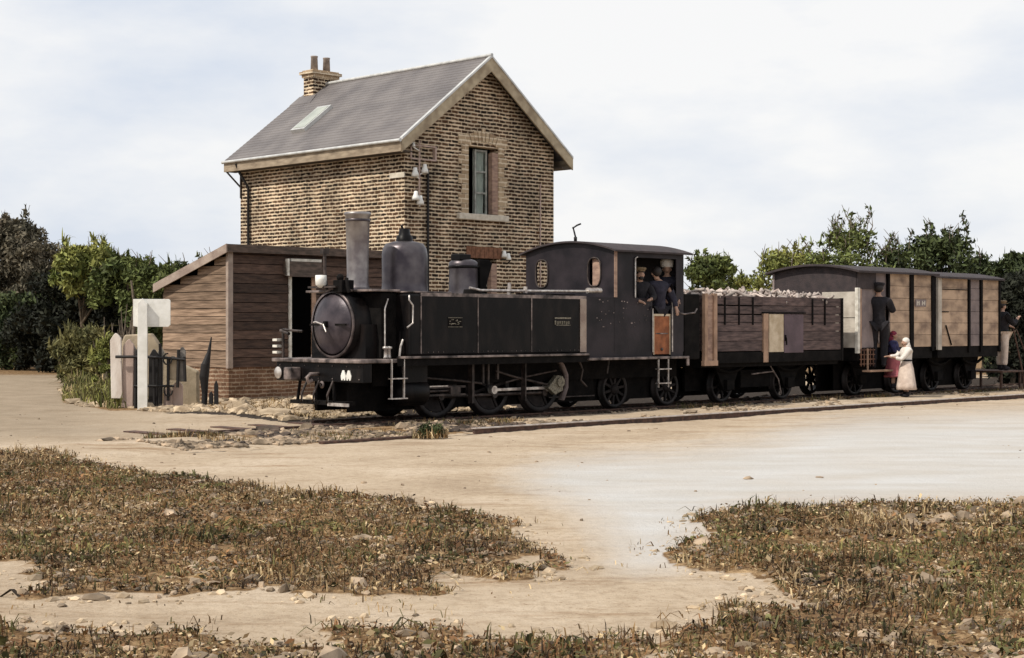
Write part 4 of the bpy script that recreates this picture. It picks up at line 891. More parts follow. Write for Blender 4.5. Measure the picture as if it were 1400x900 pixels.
m = MB(); m.tube([(7.75, V0 - .05, 1.84), (7.95, V0 - .12, 1.80), (8.25, V0 - .12, 1.83), (8.4, V0 - .05, 1.9)], .015); lo('grab_rail', m, 'bright_edge')
m = MB(); m.box(6.3, 8.0, .1, .9, 1.06, 1.9); m.box(6.15, 6.5, -.1, .95, 1.1, 2.2); lo('firebox_backhead', m, 'black_dull', .02)
# running gear
def wheel(u, r, v=0., parent=loco, spokes=10, side=-1, z0=.075):
    zc = r + z0; y0 = v - .06
    m = MB()
    m.lathe([(r * .80, y0 + .02), (r * .80, y0 + .09), (r * .2, y0 + .07), (r * .2, y0 + .0), (0, y0 - .01)], (u, 0, zc), 'y', 8) if False else None
    for k in range(spokes):
        a = 2 * math.pi * k / spokes + .2; ca, sa = math.cos(a), math.sin(a); w1, w2 = .028, .02
        pts = [(u + ca * .08 - sa * w1, zc + sa * .08 + ca * w1), (u + ca * .08 + sa * w1, zc + sa * .08 - ca * w1), (u + ca * r * .85 + sa * w2, zc + sa * r * .85 - ca * w2), (u + ca * r * .85 - sa * w2, zc + sa * r * .85 + ca * w2)]
        m.extr(pts, 'y', y0 + .02, y0 + .06)
    m.lathe([(0, y0 - .015), (.09, y0 - .01), (.1, y0 + .02), (.1, y0 + .1), (0, y0 + .1)], (u, 0, zc), 'y', 20)
    if r > .42: m.extr([(u + r * .8 * math.cos(q), zc + r * .8 * math.sin(q)) for q in np.linspace(R(200), R(290), 9)] + [(u, zc - .1)], 'y', y0 + .01, y0 + .065)
    w = obj('wheel', m, 'wheel_rim', parent)
    m = MB(); m.lathe([(r * .82, y0 + .01), (r * .88, y0), (r * .98, y0), (r, y0 + .01), (r + .01, y0 + .08), (r + .035, y0 + .09), (r + .035, y0 + .12), (r * .82, y0 + .12), (r * .82, y0 + .01)], (u, 0, zc), 'y', 48)
    obj('tyre', m, 'tyre_steel', w)
    return w
WH = [(2.33, .46), (3.55, .46), (4.77, .46), (6.75, .34), (8.25, .34)]
for u_, r_ in WH:
    wheel(u_, r_); w2 = wheel(u_, r_, 1.12)
m = MB(); m.tube([(2.33, -.13, .42), (3.55, -.13, .42), (4.77, -.13, .42)], .03); 
for u_ in (2.33, 3.55, 4.77): m.cyl((u_, -.18, .42), (u_, -.05, .42), .06)
lo('coupling_rod', m, 'rod')
m = MB(); m.box(3.45, 4.85, -.2, -.165, .475, .525); m.cyl((3.5, -.22, .5), (3.5, -.12, .5), .07); m.cyl((4.8, -.22, .5), (4.8, -.12, .5), .06); lo('connecting_rod', m, 'bright_steel', .006)
m = MB(); m.tube([(3.5, -.24, .82), (4.0, -.24, .7), (4.75, -.24, .56)], .02); m.tube([(3.75, -.22, .62), (4.2, -.22, .7), (5.0, -.22, .80)], .018); m.box(3.3, 3.34, -.26, -.22, .6, .98); m.box(3.18, 3.22, -.26, -.22, .62, .98); m.box(3.52, 3.56, -.26, -.22, .68, .98); m.tube([(1.9, -.26, .74), (2.6, -.26, .68), (3.15, -.26, .62)], .02); lo('valve_gear', m, 'rod')
m = MB(); m.lathe([(0, 0), (.2, .0), (.22, .03), (.22, .55), (.2, .58), (0, .58)], (1.25, -.25, .52), 'x', 28); m.box(1.3, 1.8, -.42, -.1, .68, .95); cy = lo('cylinder', m, 'black_paint')
m = MB(); m.box(1.85, 2.75, -.3, -.25, .565, .60); m.box(1.85, 2.75, -.3, -.25, .44, .47); m.cyl((1.83, -.26, .52), (2.5, -.26, .52), .02); m.box(2.4, 2.62, -.32, -.2, .46, .58); lo('slide_bar', m, 'rod', parent=cy)
m = MB(); m.box(1.95, 2.35, -.31, -.3, .59, .61); lo('slide_bar_edge', m, 'bright_steel', parent=cy)
m = MB(); m.box(4.95, 6.2, -.02, 1.02, .32, .98); lo('ash_pan', m, 'black_dull', .02)
m = MB(); m.box(5.0, 6.2, -.05, -.02, .31, .33); lo('ash_pan_lip', m, 'rod')
pts = [(4.95, 1.0), (5.08, .9), (5.18, .72), (5.18, .5), (5.08, .28)]; m = MB()
m.add([(u_, y_, z_) for y_ in (-.34, -.20) for u_, z_ in pts], [(i, i + 1, i + 6, i + 5) for i in range(4)], True); obj('splasher', m, 'van_grey', loco, solid=.015, fix=False)
m = MB(); m.extr([(4.72, .5), (4.95, .72), (5.1, .7), (5.1, .45), (4.9, .38)], 'y', -.3, -.2); m.cyl((5.02, -.33, .6), (5.02, -.3, .6), .09); lo('crosshead', m, 'brass', .01)
m = MB(); m.box(2.9, 2.95, -.3, -.2, .3, .98); m.box(4.15, 4.18, -.3, -.2, .3, .98); m.tube([(5.5, -.3, .98), (5.6, -.3, .8), (5.55, -.3, .62), (5.7, -.3, .5)], .02); m.tube([(6.3, -.3, .98), (6.25, -.3, .72)], .02); lo('brake_hanger', m, 'rod')
m = MB(); m.box(.95, 8.5, -.08, -.03, .62, 1.0); lo('side_frame', m, 'black_dull')
def ladder(u0, u1, z0, z1, v, rungs, mt='bright_steel'):
    m = MB(); m.box(u0, u0 + .018, v - .015, v + .015, z0, z1); m.box(u1 - .018, u1, v - .015, v + .015, z0, z1)
    for q in rungs: m.box(u0 - .03, u1 + .03, v - .05, v + .04, q, q + .018)
    return lo('ladder', m, mt)
ladder(.85, 1.12, .44, 1.06, -.64, (.44, .75)); ladder(7.25, 7.55, .45, .97, -.66, (.52, .78))

# ------------------------------------------------------------------ open goods wagon
wg = tthing('open_wagon', 'dark open plank wagon with tall brown end post coupled behind the engine', 'wagon', 11, VC)
wo_ = lambda name, m, mt, bevel=0., parent=None, **k: obj(name, m, mt, parent or wg, bevel, **k)
WU0, WU1, WZ0, WZ1 = 8.72, 13.35, .97, 2.17
m = MB(); z = WZ0 + .12; 
hts = [.2, .19, .17, .17, .17, .18]
for i, h in enumerate(hts):
    for a, b_ in ((9.05, 10.55), (11.96, WU1 - .02)):
        g_ = .024 if i in (3, 4) and a < 10 else .008
        m.box(a, b_, V0 + random.uniform(0, .008), V0 + .05, z, z + h - g_)
        m.box(a, b_, V1 - .05, V1, z, z + h - g_)
    if i >= 4:
        m.box(10.55, 11.96, V0, V0 + .05, z, z + h - .008)
    m.box(WU0 + .02, WU0 + .07, V0 + .06, V1 - .06, z, z + h - .008); m.box(WU1 - .07, WU1 - .02, V0 + .06, V1 - .06, z, z + h - .008)
    z += h
m.box(10.55, 11.96, V1 - .05, V1, WZ0 + .12, 2.17)
wo_('side_board', m, 'wagon_board', .003)
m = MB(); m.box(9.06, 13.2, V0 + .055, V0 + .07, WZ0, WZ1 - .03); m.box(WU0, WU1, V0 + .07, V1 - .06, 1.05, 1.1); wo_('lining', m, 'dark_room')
m = MB(); m.box(8.74, 9.04, V0 + .01, V0 + .04, .82, 2.18); wo_('end_panel', m, 'shutter')
m = MB(); m.box(8.68, 8.77, V0 - .03, V0 + .05, .82, 2.2); m.box(8.96, 9.06, V0 - .03, V0 + .05, .82, 2.2); m.box(8.66, 9.08, V0 - .032, V0 + .05, .82, .92); wo_('end_post', m, 'wagon_post', .006)
m = MB()
for q in (9.3, 9.75, 10.2, 12.25, 12.7): m.box(q, q + .045, V0 - .015, V0, 1.6, 2.14)
m.box(9.06, 9.25, V0 - .012, V0, 1.98, 2.0); m.box(WU1 - .03, WU1 + .04, V0 - .02, V0 + .05, .85, 2.17); wo_('iron_strap', m, 'black_dull', .003)
m = MB(); m.box(10.56, 10.72, V0 - .025, V0 + .04, .86, 1.83); wo_('door_post', m, 'wagon_post', .006)
m = MB(); m.box(10.76, 11.25, V0 - .012, V0 + .03, 1.06, 1.82); wo_('door_leaf', m, 'wagon_cream', .006, label='pale cream door leaf')
m = MB(); m.box(11.27, 11.94, V0 - .012, V0 + .03, 1.04, 1.82); dl = wo_('door_leaf', m, 'wagon_door', .006, label='grey purple door leaf')
m = MB(); m.box(10.5, 12.0, V0 - .03, V0 - .013, 1.83, 1.86); m.box(11.28, 11.32, V0 - .03, V0 - .012, 1.28, 1.4); m.tube([(11.3, V0 - .04, 1.35), (11.3, V0 - .05, 1.2)], .015); wo_('door_bar', m, 'black_dull', parent=dl)
m = MB(); m.box(9.06, WU1, V0 - .01, V0 + .05, .86, WZ0 + .1); m.box(9.06, WU1, V1 - .05, V1, .86, WZ0 + .1); m.box(WU0, WU1, V0 + .1, V1 - .1, .78, .95); m.box(9.1, 11.0, .2, .26, .3, .8); m.box(11.5, 13.2, .2, .26, .3, .8); wo_('sole_bar', m, 'black_dull', .006)  # inner plates below the floor are added as dark fill for the shade
for u_ in (9.95, 12.0): 
    wheel(u_, .34, 0, wg, 8); wheel(u_, .34, 1.12, wg, 8)
m = MB()
for u_ in (9.95, 12.0):
    m.extr([(u_ - .45, .86), (u_ + .45, .86), (u_ + .12, .3), (u_ - .12, .3)], 'y', -.2, -.14); m.box(u_ - .12, u_ + .12, -.28, -.2, .32, .52)
    m.tube([(u_ - .5, -.24, .8), (u_ - .25, -.24, .7), (u_, -.24, .67), (u_ + .25, -.24, .7), (u_ + .5, -.24, .8)], .035)
wo_('axle_guard', m, 'black_dull', .01)
m = MB(); m.tube([(11.1, -.3, .9), (11.5, -.3, .5), (11.6, -.3, .2)], .015); m.tube([(10.6, -.3, .62), (11.3, -.3, .66)], .015); wo_('brake_lever', m, 'bright_edge')
m = MB(); m.tube([(8.55, VC, .8), (8.75, VC, .8)], .06); m.tube([(13.3, VC, .8), (13.75, VC, .8)], .06); wo_('coupling', m, 'black_dull')
m = MB(); m.box(9.2, 13.0, .45, .6, .2, .75); m.box(10.5, 11.5, -.1, .9, .35, .7); wo_('underframe_shade_fill', m, 'black_dull')  # boxes added to thicken the dark shade under the wagon
# load of pale sticks and stones
LV = []; 
m = MB()
for k in range(420):
    u_ = random.uniform(8.85, 13.25); v_ = random.uniform(V0 + .12, V1 - .12); zc = 2.08 + .10 * (1 - ((v_ - VC) / 1.1) ** 2) + random.uniform(-.03, .08)
    a = random.uniform(0, 6.28); l = random.uniform(.06, .2); bend = random.uniform(-.08, .12)
    m.tube([(u_ - math.cos(a) * l, v_ - math.sin(a) * l, zc - .03), (u_, v_, zc + bend), (u_ + math.cos(a) * l, v_ + math.sin(a) * l, zc + random.uniform(-.03, .09))], random.uniform(.015, .04), 6)
m.box(WU0 + .08, WU1 - .08, V0 + .08, V1 - .08, 1.9, 2.06)
lv = [(x_, y_, z_) for x_, y_, z_ in m.v]; m.v = [W(*p) for p in lv]
ld = obj('firewood_load', m, 'load', None, fix=False); tag(ld, 'heap of pale twisted sticks and roots filling the open wagon to the brim', 'load', kind='stuff')
# a post standing up on the load
p = tthing('stake', 'single pale stake standing upright in the load of the open wagon', 'stake', 9.6, 1.2)
m = MB(); m.extr([(9.56, 2.1), (9.67, 2.1), (9.66, 2.5), (9.58, 2.53)], 'y', 1.18, 1.24); obj('shaft', m, 'gable_board', p, .004)

# ------------------------------------------------------------------ covered vans
def van(name, label, ua, ub, zr0, zr1, first):
    t = tthing(name, label, 'van', (ua + ub) / 2, VC)
    zb = 1.12
    def rz(v): q = (v - VC) / 1.25; return zr1 - .17 * q * q
    ring = [(V0 - .12 + (V1 - V0 + .24) * i / 16, rz(V0 - .12 + (V1 - V0 + .24) * i / 16)) for i in range(17)]
    m = MB(); m.extr(ring + [(a, z - .05) for a, z in reversed(ring)], 'x', ua - (.12 if first else .04), ub + .06); obj('roof', m, 'van_roof', t, .008)
    ztop = rz(V0) - .05
    # side boards, vertical, with gaps
    def boards(a, b_, mt, z0=zb, z1=ztop, w=.14, nm='side_boards'):
        m = MB(); q = a
        # horizontal planks in bays
        z = z0
        while z < z1 - .01:
            h = min(.27, z1 - z); m.box(a, b_, V0 + random.uniform(0, .006), V0 + .04, z, z + h - .007); z += h
        return obj(nm, m, mt, t, .003)
    m = MB(); m.box(ua + .03, ub - .03, V0 + .042, V0 + .06, zb, ztop - .02); m.box(ua, ub, V1 - .05, V1, zb, ztop); m.box(ua + .02, ub - .02, V0 + .06, V1 - .06, zb - .02, zb + .03); m.extr([(V0 + .06, zb)] + [(V1 - .06, zb)] + [(v, rz(v) - .06) for v in np.linspace(V1 - .06, V0 + .06, 9)], 'x', ub - .06, ub - .02); obj('body', m, 'van_grey', t)
    return t, boards, rz, ztop, zb
v1, boards, rz, ztop, zb = van('brake_van', 'first boarded covered van, with the open guard doorway and pale end panel', 13.95, 17.1, 2.85, 2.93, True)
boards(15.2, 16.05, 'van_board'); boards(16.2, 17.0, 'van_board'); boards(14.72, 14.98, 'wagon_post', 1.12, 1.95)
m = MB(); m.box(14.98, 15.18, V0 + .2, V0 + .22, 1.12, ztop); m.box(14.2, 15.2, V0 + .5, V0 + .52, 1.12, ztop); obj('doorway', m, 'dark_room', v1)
m = MB()
for q, w in ((15.14, .07), (16.05, .15), (16.98, .1)): m.box(q, q + w, V0 - .03, V0 + .04, zb - .1, ztop)
obj('side_post', m, 'black_dull', v1, .006)
# end wall facing the wagon
m = MB(); m.extr([(V0 + .02, 2.32), (V1, 2.32)] + [(v, rz(v) - .055) for v in np.linspace(V1, V0 + .02, 9)], 'x', 13.97, 14.02); m.box(13.97, 14.02, .3, V1, 1.1, 2.32); m.box(13.97, 14.70, V0 + .01, V0 + .05, 2.38, ztop); obj('end_wall', m, 'van_roof', v1)
m = MB(); m.box(13.96, 14.0, V0 + .06, .3, 1.12, 1.75); m.box(13.96, 14.0, V0 + .06, .3, 1.765, 2.318); obj('end_panel', m, 'van_pale', v1, .004)
m = MB(); m.box(13.94, 14.03, V0 - .02, V0 + .055, 1.0, 2.4); obj('corner_post', m, 'white_paint_old', v1, .004)
m = MB(); m.box(14.03, 14.12, V0 + .0, V0 + .05, 1.0, 2.38); m.box(14.08, 14.7, V0 + .35, V0 + .38, 1.1, 1.9); obj('door_frame', m, 'wagon_post', v1, .004)
m = MB(); m.box(13.98, 17.05, V0 + .02, V1 - .02, .86, 1.11); m.box(13.96, 14.0, V0, V1, .84, 1.11); obj('sole_bar', m, 'black_dull', v1)
m = MB()
for q in range(5):
    m.box(14.05 + q * .12, 14.07 + q * .12, V0 - .03, V0 - .01, .72, 1.1)
for q in range(4): m.box(14.02, 14.6, V0 - .03, V0 - .01, .76 + q * .1, .78 + q * .1)
obj('step_grille', m, 'van_brown', v1)
m = MB(); m.box(14.1, 15.35, V0 - .22, V0 - .02, .60, .64); m.box(14.2, 14.23, V0 - .1, V0 - .07, .6, 1.1); m.box(15.1, 15.13, V0 - .1, V0 - .07, .6, 1.1); obj('step_board', m, 'wagon_post', v1, .004)
m = MB(); m.box(16.3, 16.75, V0 - .008, V0 - .001, 2.02, 2.18)
obj('letter_panel', m, 'van_grey', v1)
m = MB()
for a, b_, z0, z1 in ((16.34, 16.38, 2.05, 2.15), (16.42, 16.46, 2.05, 2.15), (16.38, 16.42, 2.1, 2.13), (16.56, 16.6, 2.05, 2.15), (16.66, 16.7, 2.05, 2.15), (16.6, 16.66, 2.09, 2.115)): m.box(a, b_, V0 - .014, V0 - .009, z0, z1)
obj('stencilled_letters', m, 'van_pale', v1)
m = MB(); m.tube([(14.72, V0 - .04, 1.2), (14.72, V0 - .06, 2.2)], .016); m.tube([(15.12, V0 - .05, 1.2), (15.12, V0 - .06, 2.2)], .016); obj('handrail', m, 'bright_edge', v1)
v2, boards, rz, ztop, zb = van('goods_van', 'second boarded covered van with wide faded plank doors, last in the train', 17.28, 20.15, 2.80, 2.88, False)
boards(17.42, 18.62, 'van_board'); boards(18.74, 19.18, 'van_grey', w=.2); boards(19.32, 20.1, 'van_board')
m = MB(); m.box(17.26, 17.42, V0 - .02, V0 + .04, zb - .08, ztop); obj('corner_post', m, 'van_pale', v2, .004)
m = MB()
for q, w in ((18.64, .08), (19.20, .1), (20.1, .07)): m.box(q, q + w, V0 - .03, V0 + .04, zb - .15, ztop)
m.box(17.44, 18.62, V0 - .012, V0 - .002, 2.42, 2.44); m.box(17.44, 17.75, V0 - .012, V0 - .002, 1.9, 1.92); m.tube([(17.6, V0 - .02, 1.6), (17.85, V0 - .02, 1.15)], .018)
obj('side_post', m, 'black_dull', v2, .006)
m = MB(); m.box(17.3, 20.1, V0 + .02, V1 - .02, .86, 1.11); obj('sole_bar', m, 'black_dull', v2)
m = MB(); m.box(17.27, 17.3, V0, V1, 1.1, ztop); obj('end_wall', m, 'van_roof', v2)
for t_, us in ((v1, (14.7, 16.4)), (v2, (17.95, 19.5))):
    for u_ in us: wheel(u_, .34, 0, t_, 8); wheel(u_, .34, 1.12, t_, 8)
    m = MB()
    for u_ in us:
        m.extr([(u_ - .4, .9), (u_ + .4, .9), (u_ + .12, .3), (u_ - .12, .3)], 'y', -.2, -.14); m.box(u_ - .12, u_ + .12, -.28, -.2, .32, .52)
        m.tube([(u_ - .5, -.24, .82), (u_ - .25, -.24, .72), (u_, -.24, .69), (u_ + .25, -.24, .72), (u_ + .5, -.24, .82)], .035)
    m.box(us[0] - .6, us[1] + .6, .1, .12, .18, .9); m.box(us[0] - .65, us[1] + .75, .5, .52, .15, .9)  # long dark sheets added to stand for the shade under the van
    obj('axle_guard', m, 'black_dull', t_, .01)

# ------------------------------------------------------------------ people
def skinned(name, V, E, Rr, m, parent=None, sub=2, rot=None):
    import bmesh
    me = bpy.data.meshes.new(name + '_rig'); bm = bmesh.new(); ly = bm.verts.layers.skin.verify(); vs = []
    for i, (p, r) in enumerate(zip(V, Rr)):
        q = bm.verts.new(p); r = r if isinstance(r, tuple) else (r, r); q[ly].radius = r; q[ly].use_root = (i == 0); vs.append(q)
    for a, b_ in E: bm.edges.new((vs[a], vs[b_]))
    bm.to_mesh(me); bm.free()
    o = bpy.data.objects.new(name, me); COL.objects.link(o)
    sk_ = o.modifiers.new('skin', 'SKIN'); sk_.use_smooth_shade = True; sb_ = o.modifiers.new('sub', 'SUBSURF'); sb_.levels = sub; sb_.render_levels = sub
    dg = bpy.context.evaluated_depsgraph_get(); dg.update(); me2 = bpy.data.meshes.new_from_object(o.evaluated_get(dg)); o.modifiers.clear(); o.data = me2; me2.name = name
    me2.materials.clear(); me2.materials.append(MATS[m]); bpy.data.meshes.remove(me)
    if parent: o.parent = parent
    return o
def person(label, loc, rz, arms, legs=None, H=1.72, hat=None, hatm='cloth_tan', coat='cloth_navy', trouser='cloth_black', hairm='hair', scarf=None, skirt=None, beard=False, head=(0, 0), group=None, pinafore=None):
    """facing +x; arms = [(elbow, wrist), ...] for left (+y) and right (-y)"""
    s = H / 1.75; hx, hy = head
    V = [(0, 0, .96), (0, 0, 1.12), (.0, 0, 1.30), (-.01, 0, 1.42), (hx * .3, hy * .3, 1.50), (.02 + hx, hy, 1.555), (.015 + hx, hy, 1.63), (.0 + hx, hy, 1.70)]
    Rr = [(.11, .08), (.10, .075), (.12, .085), (.09, .06), (.052, .052), (.06, .068), (.078, .09), (.062, .07)]
    E = [(0, 1), (1, 2), (2, 3), (3, 4), (4, 5), (5, 6), (6, 7)]
    def add(p, r, frm): V.append(p); Rr.append(r); E.append((frm, len(V) - 1)); return len(V) - 1
    add((.125 + hx, hy, 1.585), .013, 6)     # nose
    for sd in (-1, 1): add((.0 + hx, hy + sd * .098, 1.60), .013, 6)
    cV = [(0, 0, .82), (0, 0, .98), (0, 0, 1.12), (0, 0, 1.3), (-.01, 0, 1.42), (-.01, 0, 1.475)]; cR = [(.20, .165), (.19, .15), (.175, .135), (.205, .155), (.185, .13), (.085, .08)]; cE = [(0, 1), (1, 2), (2, 3), (3, 4), (4, 5)]
    for sd, (el, wr) in zip((1, -1), arms):
        sh = (0, sd * .19, 1.40)
        a = add(sh, .045, 3); b_ = add(el, .045, a); w_ = add(wr, .03, b_)
        d = (Vector(wr) - Vector(el)).normalized(); side = Vector((0, 0, 1)).cross(d); side = side.normalized() if side.length > .1 else Vector((1, 0, 0)); dn = d.cross(side)
        pm = Vector(wr) + d * .07; p_ = add(tuple(pm), (.03, .024), w_)
        for k, (o_, ln) in enumerate(((-.03, .07), (-.01, .085), (.01, .08), (.03, .062))):
            f1 = pm + side * o_ + d * ln * .55; f2 = f1 + d * ln * .35 - dn * .02; i1 = add(tuple(f1), .0095, p_); add(tuple(f2), .0085, i1)
        t1 = Vector(wr) + d * .04 + side * .045; i1 = add(tuple(t1), .011, w_); add(tuple(t1 + d * .035 + side * .008), .009, i1)
        n0_ = len(cV); cV.extend([sh, el, tuple(Vector(el).lerp(Vector(wr), .88))]); cR.extend([.098, .072, .054]); cE.extend([(4, n0_), (n0_, n0_ + 1), (n0_ + 1, n0_ + 2)])
    legs = legs or [((.01, .1, .5), (0, .1, .09)), ((.01, -.1, .5), (0, -.1, .09))]
    tV = [(0, 0, .97)]; tR = [(.18, .14)]; tE = []; boots = MB()
    for sd, (kn, an) in zip((1, -1), legs):
        hp = (0, sd * .09, .90); a = add(hp, .07, 0); b_ = add(kn, .048, a); w_ = add(an, .037, b_); add((an[0] + .13, an[1], an[2] - .055), .03, w_)
        n0_ = len(tV); tV.extend([hp, kn, (an[0], an[1], an[2] + .02)]); tR.extend([.13, .09, .075]); tE.extend([(0, n0_), (n0_, n0_ + 1), (n0_ + 1, n0_ + 2)])
        boots.sph((an[0] + .05, an[1], an[2] - .035), .055, 12, (2.1, .95, .95)); boots.cyl((an[0], an[1], an[2] - .05), (an[0], an[1], an[2] + .07), .052, .055, 12)
    sc = lambda L_: [(x_ * s, y_ * s, z_ * s) for x_, y_, z_ in L_]; scr = lambda L_: [tuple(q * s for q in r) if isinstance(r, tuple) else r * s for r in L_]
    body = skinned('person', sc(V), E, scr(Rr), 'skin'); body.location = loc; body.rotation_euler = (0, 0, rz); body['label'] = label; body['category'] = 'person'
    if group: body['group'] = group
    skinned('coat', sc(cV), cE, scr(cR), coat, body)
    if skirt is None: skinned('trousers', sc(tV), tE, scr(tR), trouser, body)
    boots.v = sc(boots.v); obj('boots', boots, 'cloth_black', body)
    m = MB()
    for sd in (-1, 1): m.sph(((.083 + hx) * s, (hy + sd * .033) * s, 1.625 * s), .011 * s, 8)
    m.box((.088 + hx) * s, (.095 + hx) * s, (hy - .022) * s, (hy + .022) * s, 1.548 * s, 1.556 * s); obj('face_features', m, 'hair', body)
    if beard: m = MB(); m.sph(((.065 + hx) * s, hy * s, 1.55 * s), .052 * s, 10, (.9, 1.1, .8)); obj('beard', m, 'hair', body)
    hm = MB(); hm.sph(((-.02 + hx) * s, hy * s, 1.66 * s), .104 * s, 16, (1.05, .95, 1.0)); obj('hair', hm, hairm, body) if not scarf else obj('headscarf', hm, scarf, body)
    if scarf: m = MB(); m.extr([((-.1 + hx) * s, 1.66 * s), ((.02 + hx) * s, 1.50 * s), ((-.06 + hx) * s, 1.40 * s), ((-.19 + hx) * s, 1.38 * s)], 'y', (hy - .09) * s, (hy + .09) * s); obj('scarf_fall', m, scarf, body, .03)
    if hat:
        m = MB(); zc = 1.70
        if hat == 'cap': m.lathe([(.1, zc - .02), (.108, zc + .005), (.13, zc + .03), (.125, zc + .055), (.06, zc + .07), (0, zc + .072)], (-.01 + hx, hy, 0), 'z', 20); m.extr([(.06 + hx, -.07 + hy), (.16 + hx, -.045 + hy), (.175 + hx, hy), (.16 + hx, .045 + hy), (.06 + hx, .07 + hy)], 'z', zc - .015, zc - .003)
        else: m.lathe([(.10, zc - .05), (.118, zc - .04), (.125, zc + .02), (.13, zc + .06), (.11, zc + .10), (.05, zc + .12), (0, zc + .122)], (-.005 + hx, hy, 0), 'z', 20)
        m.v = sc(m.v); obj('cap', m, hatm, body)
    if skirt:
        n_ = 40; prof = [(.13, 1.08), (.16, 1.0), (.2, .85), (.235, .6), (.27, .35), (.285, skirt[1])]; vs = []
        for j, (r, z) in enumerate(prof):
            for i in range(n_):
                a = 2 * math.pi * i / n_; f = 1 + .05 * j / 5 * math.sin(a * 7) + .03 * j / 5 * math.sin(a * 4 + 1); vs.append((r * f * math.cos(a), r * f * 1.05 * math.sin(a), z))
        m = MB(); m.add(sc(vs), [(j * n_ + i, j * n_ + (i + 1) % n_, (j + 1) * n_ + (i + 1) % n_, (j + 1) * n_ + i) for j in range(5) for i in range(n_)], True); obj('skirt', m, skirt[0], body, fix=False, solid=.012)
        m = MB(); m.lathe([(.155, 1.06), (.172, 1.07), (.172, 1.10), (.155, 1.11)], (0, 0, 0), 'z', 24); m.v = sc(m.v); obj('belt', m, 'cloth_black', body)
    return body
# woman in white reaching to the left
def UP(px, v):                          # u on the vertical plane v = const seen in column px
    k = (px - CXP) / FPX; x_, y_, _ = W(0, v); return (k * y_ - x_) / (C45 - k * C45)
kx, ky, _ = W(UP(1239, -1.25), -1.25)
person('person in a long white dress and white headscarf reaching an arm toward the van', (kx, ky, .06), R(190), [((.22, .16, 1.12), (.42, .1, 1.17)), ((.22, -.2, 1.2), (.5, -.14, 1.2))], H=1.27, scarf='cloth_white', coat='cloth_white', skirt=('cloth_cream', .22), head=(.03, 0))
kx, ky, _ = W(UP(1221, -.72), -.72)
person('person in a dark blue coat with a red shawl facing the one in white', (kx, ky, .22), R(-25), [((.12, .22, 1.14), (.26, .12, 1.05)), ((.1, -.22, 1.14), (.26, -.1, 1.1))], H=1.25, scarf='cloth_red', coat='cloth_blue', skirt=('cloth_pink', .4), head=(.03, 0))
# guard climbing at the brake van doorway
kx, ky, _ = W(14.75, -.62)
person('person in a black coat and trousers standing on the step of the first van', (kx, ky, .66), R(80), [((.1, .32, 1.2), (.22, .24, 1.5)), ((.06, -.3, 1.16), (.2, -.26, 1.35))], legs=[((.05, .1, .5), (-.02, .1, .09)), ((.08, -.12, .55), (-.06, -.1, .12))], H=1.85, hat='cap', hatm='cloth_black', coat='cloth_black')
# engine crew
CREW = 'engine crew in the cab'
kx, ky, _ = W(UP(874, -.40), -.40)
person('person in a dark jacket and tan cap leaning out at the front of the cab', (kx, ky, 1.04), R(-75), [((.16, .26, 1.16), (.34, .12, 1.12)), ((.16, -.26, 1.16), (.32, -.1, 1.08))], H=1.60, hat='cap', hatm='cloth_tan', coat='cloth_black', head=(.05, 0), beard=True, group=CREW)
kx, ky, _ = W(UP(900, -.46), -.46)
person('person in a navy jacket seen from behind above the wooden cab door', (kx, ky, 1.04), R(115), [((.02, .3, 1.14), (.1, .34, .98)), ((-.08, -.31, 1.12), (-.16, -.32, .92))], H=1.63, coat='cloth_navy', head=(-.02, .06), group=CREW)
kx, ky, _ = W(UP(912, -.3), -.3)
person('person with a white cap and red face behind the one in navy', (kx, ky, 1.04), R(-95), [((.05, .24, 1.14), (.2, .2, 1.0)), ((.08, -.2, 1.14), (.2, -.08, 1.05))], H=1.74, hat='round', hatm='cloth_white', coat='cloth_navy', group=CREW)
# man at the far end of the train
kx, ky, _ = W(20.75, -.35)
person('person in a dark coat and pale trousers at the far end of the last van', (kx, ky, .5), R(20), [((.2, .22, 1.2), (.4, .2, 1.12)), ((.2, -.2, 1.15), (.38, -.12, 1.3))], H=1.7, hat='cap', hatm='cloth_tan', coat='cloth_black', trouser='cloth_cream')
p = tthing('loading_frame', 'thin iron frame with a sloping stay where the last person stands at the train end', 'frame', 20.9, -.4)
m = MB(); m.box(20.3, 21.4, -.6, .6, .46, .5); m.tube([(20.95, -.55, 1.5), (21.4, -.55, .5), (21.5, -.55, 0)], .02); m.tube([(21.1, -.55, 1.5), (21.7, -.55, .75)], .015)
for a in (20.35, 21.3): m.box(a, a + .05, -.55, -.5, 0, .46); m.box(a, a + .05, .5, .55, 0, .46)
obj('platform', m, 'rust', p)

# ------------------------------------------------------------------ trees
def leafcloud(name, cl, n, size, m, parent=None, squash=1., up=0., mats=None):
    """cl = list of (centre, radius) clumps; leaves scattered in and on them"""
    cs = np.array([c for c, r in cl]); rs = np.array([r for c, r in cl]); wgt = rs ** 2; wgt = wgt / wgt.sum()
    k = rng.choice(len(cl), n, p=wgt); d = rng.normal(size=(n, 3)); d /= np.linalg.norm(d, axis=1)[:, None]
    rad = rs[k] * rng.uniform(0, 1, n) ** .42 * rng.uniform(.85, 1.12, n); P = cs[k] + d * rad[:, None] * np.array([1, 1, squash])
    P = P[P[:, 2] > .02]; n = len(P)
    a = rng.normal(size=(n, 3)); a[:, 2] += up; a /= np.linalg.norm(a, axis=1)[:, None]; b_ = np.cross(a, rng.normal(size=(n, 3))); b_ /= np.linalg.norm(b_, axis=1)[:, None]
    sz = size * rng.uniform(.5, 1.4, n)[:, None]; L_ = a * sz; Wd = b_ * sz * .38
    V = np.stack([P - L_, P + Wd, P + L_, P - Wd], 1).reshape(-1, 3); F = np.arange(n * 4).reshape(n, 4)
    return npmesh(name, V, F, m, parent=parent)
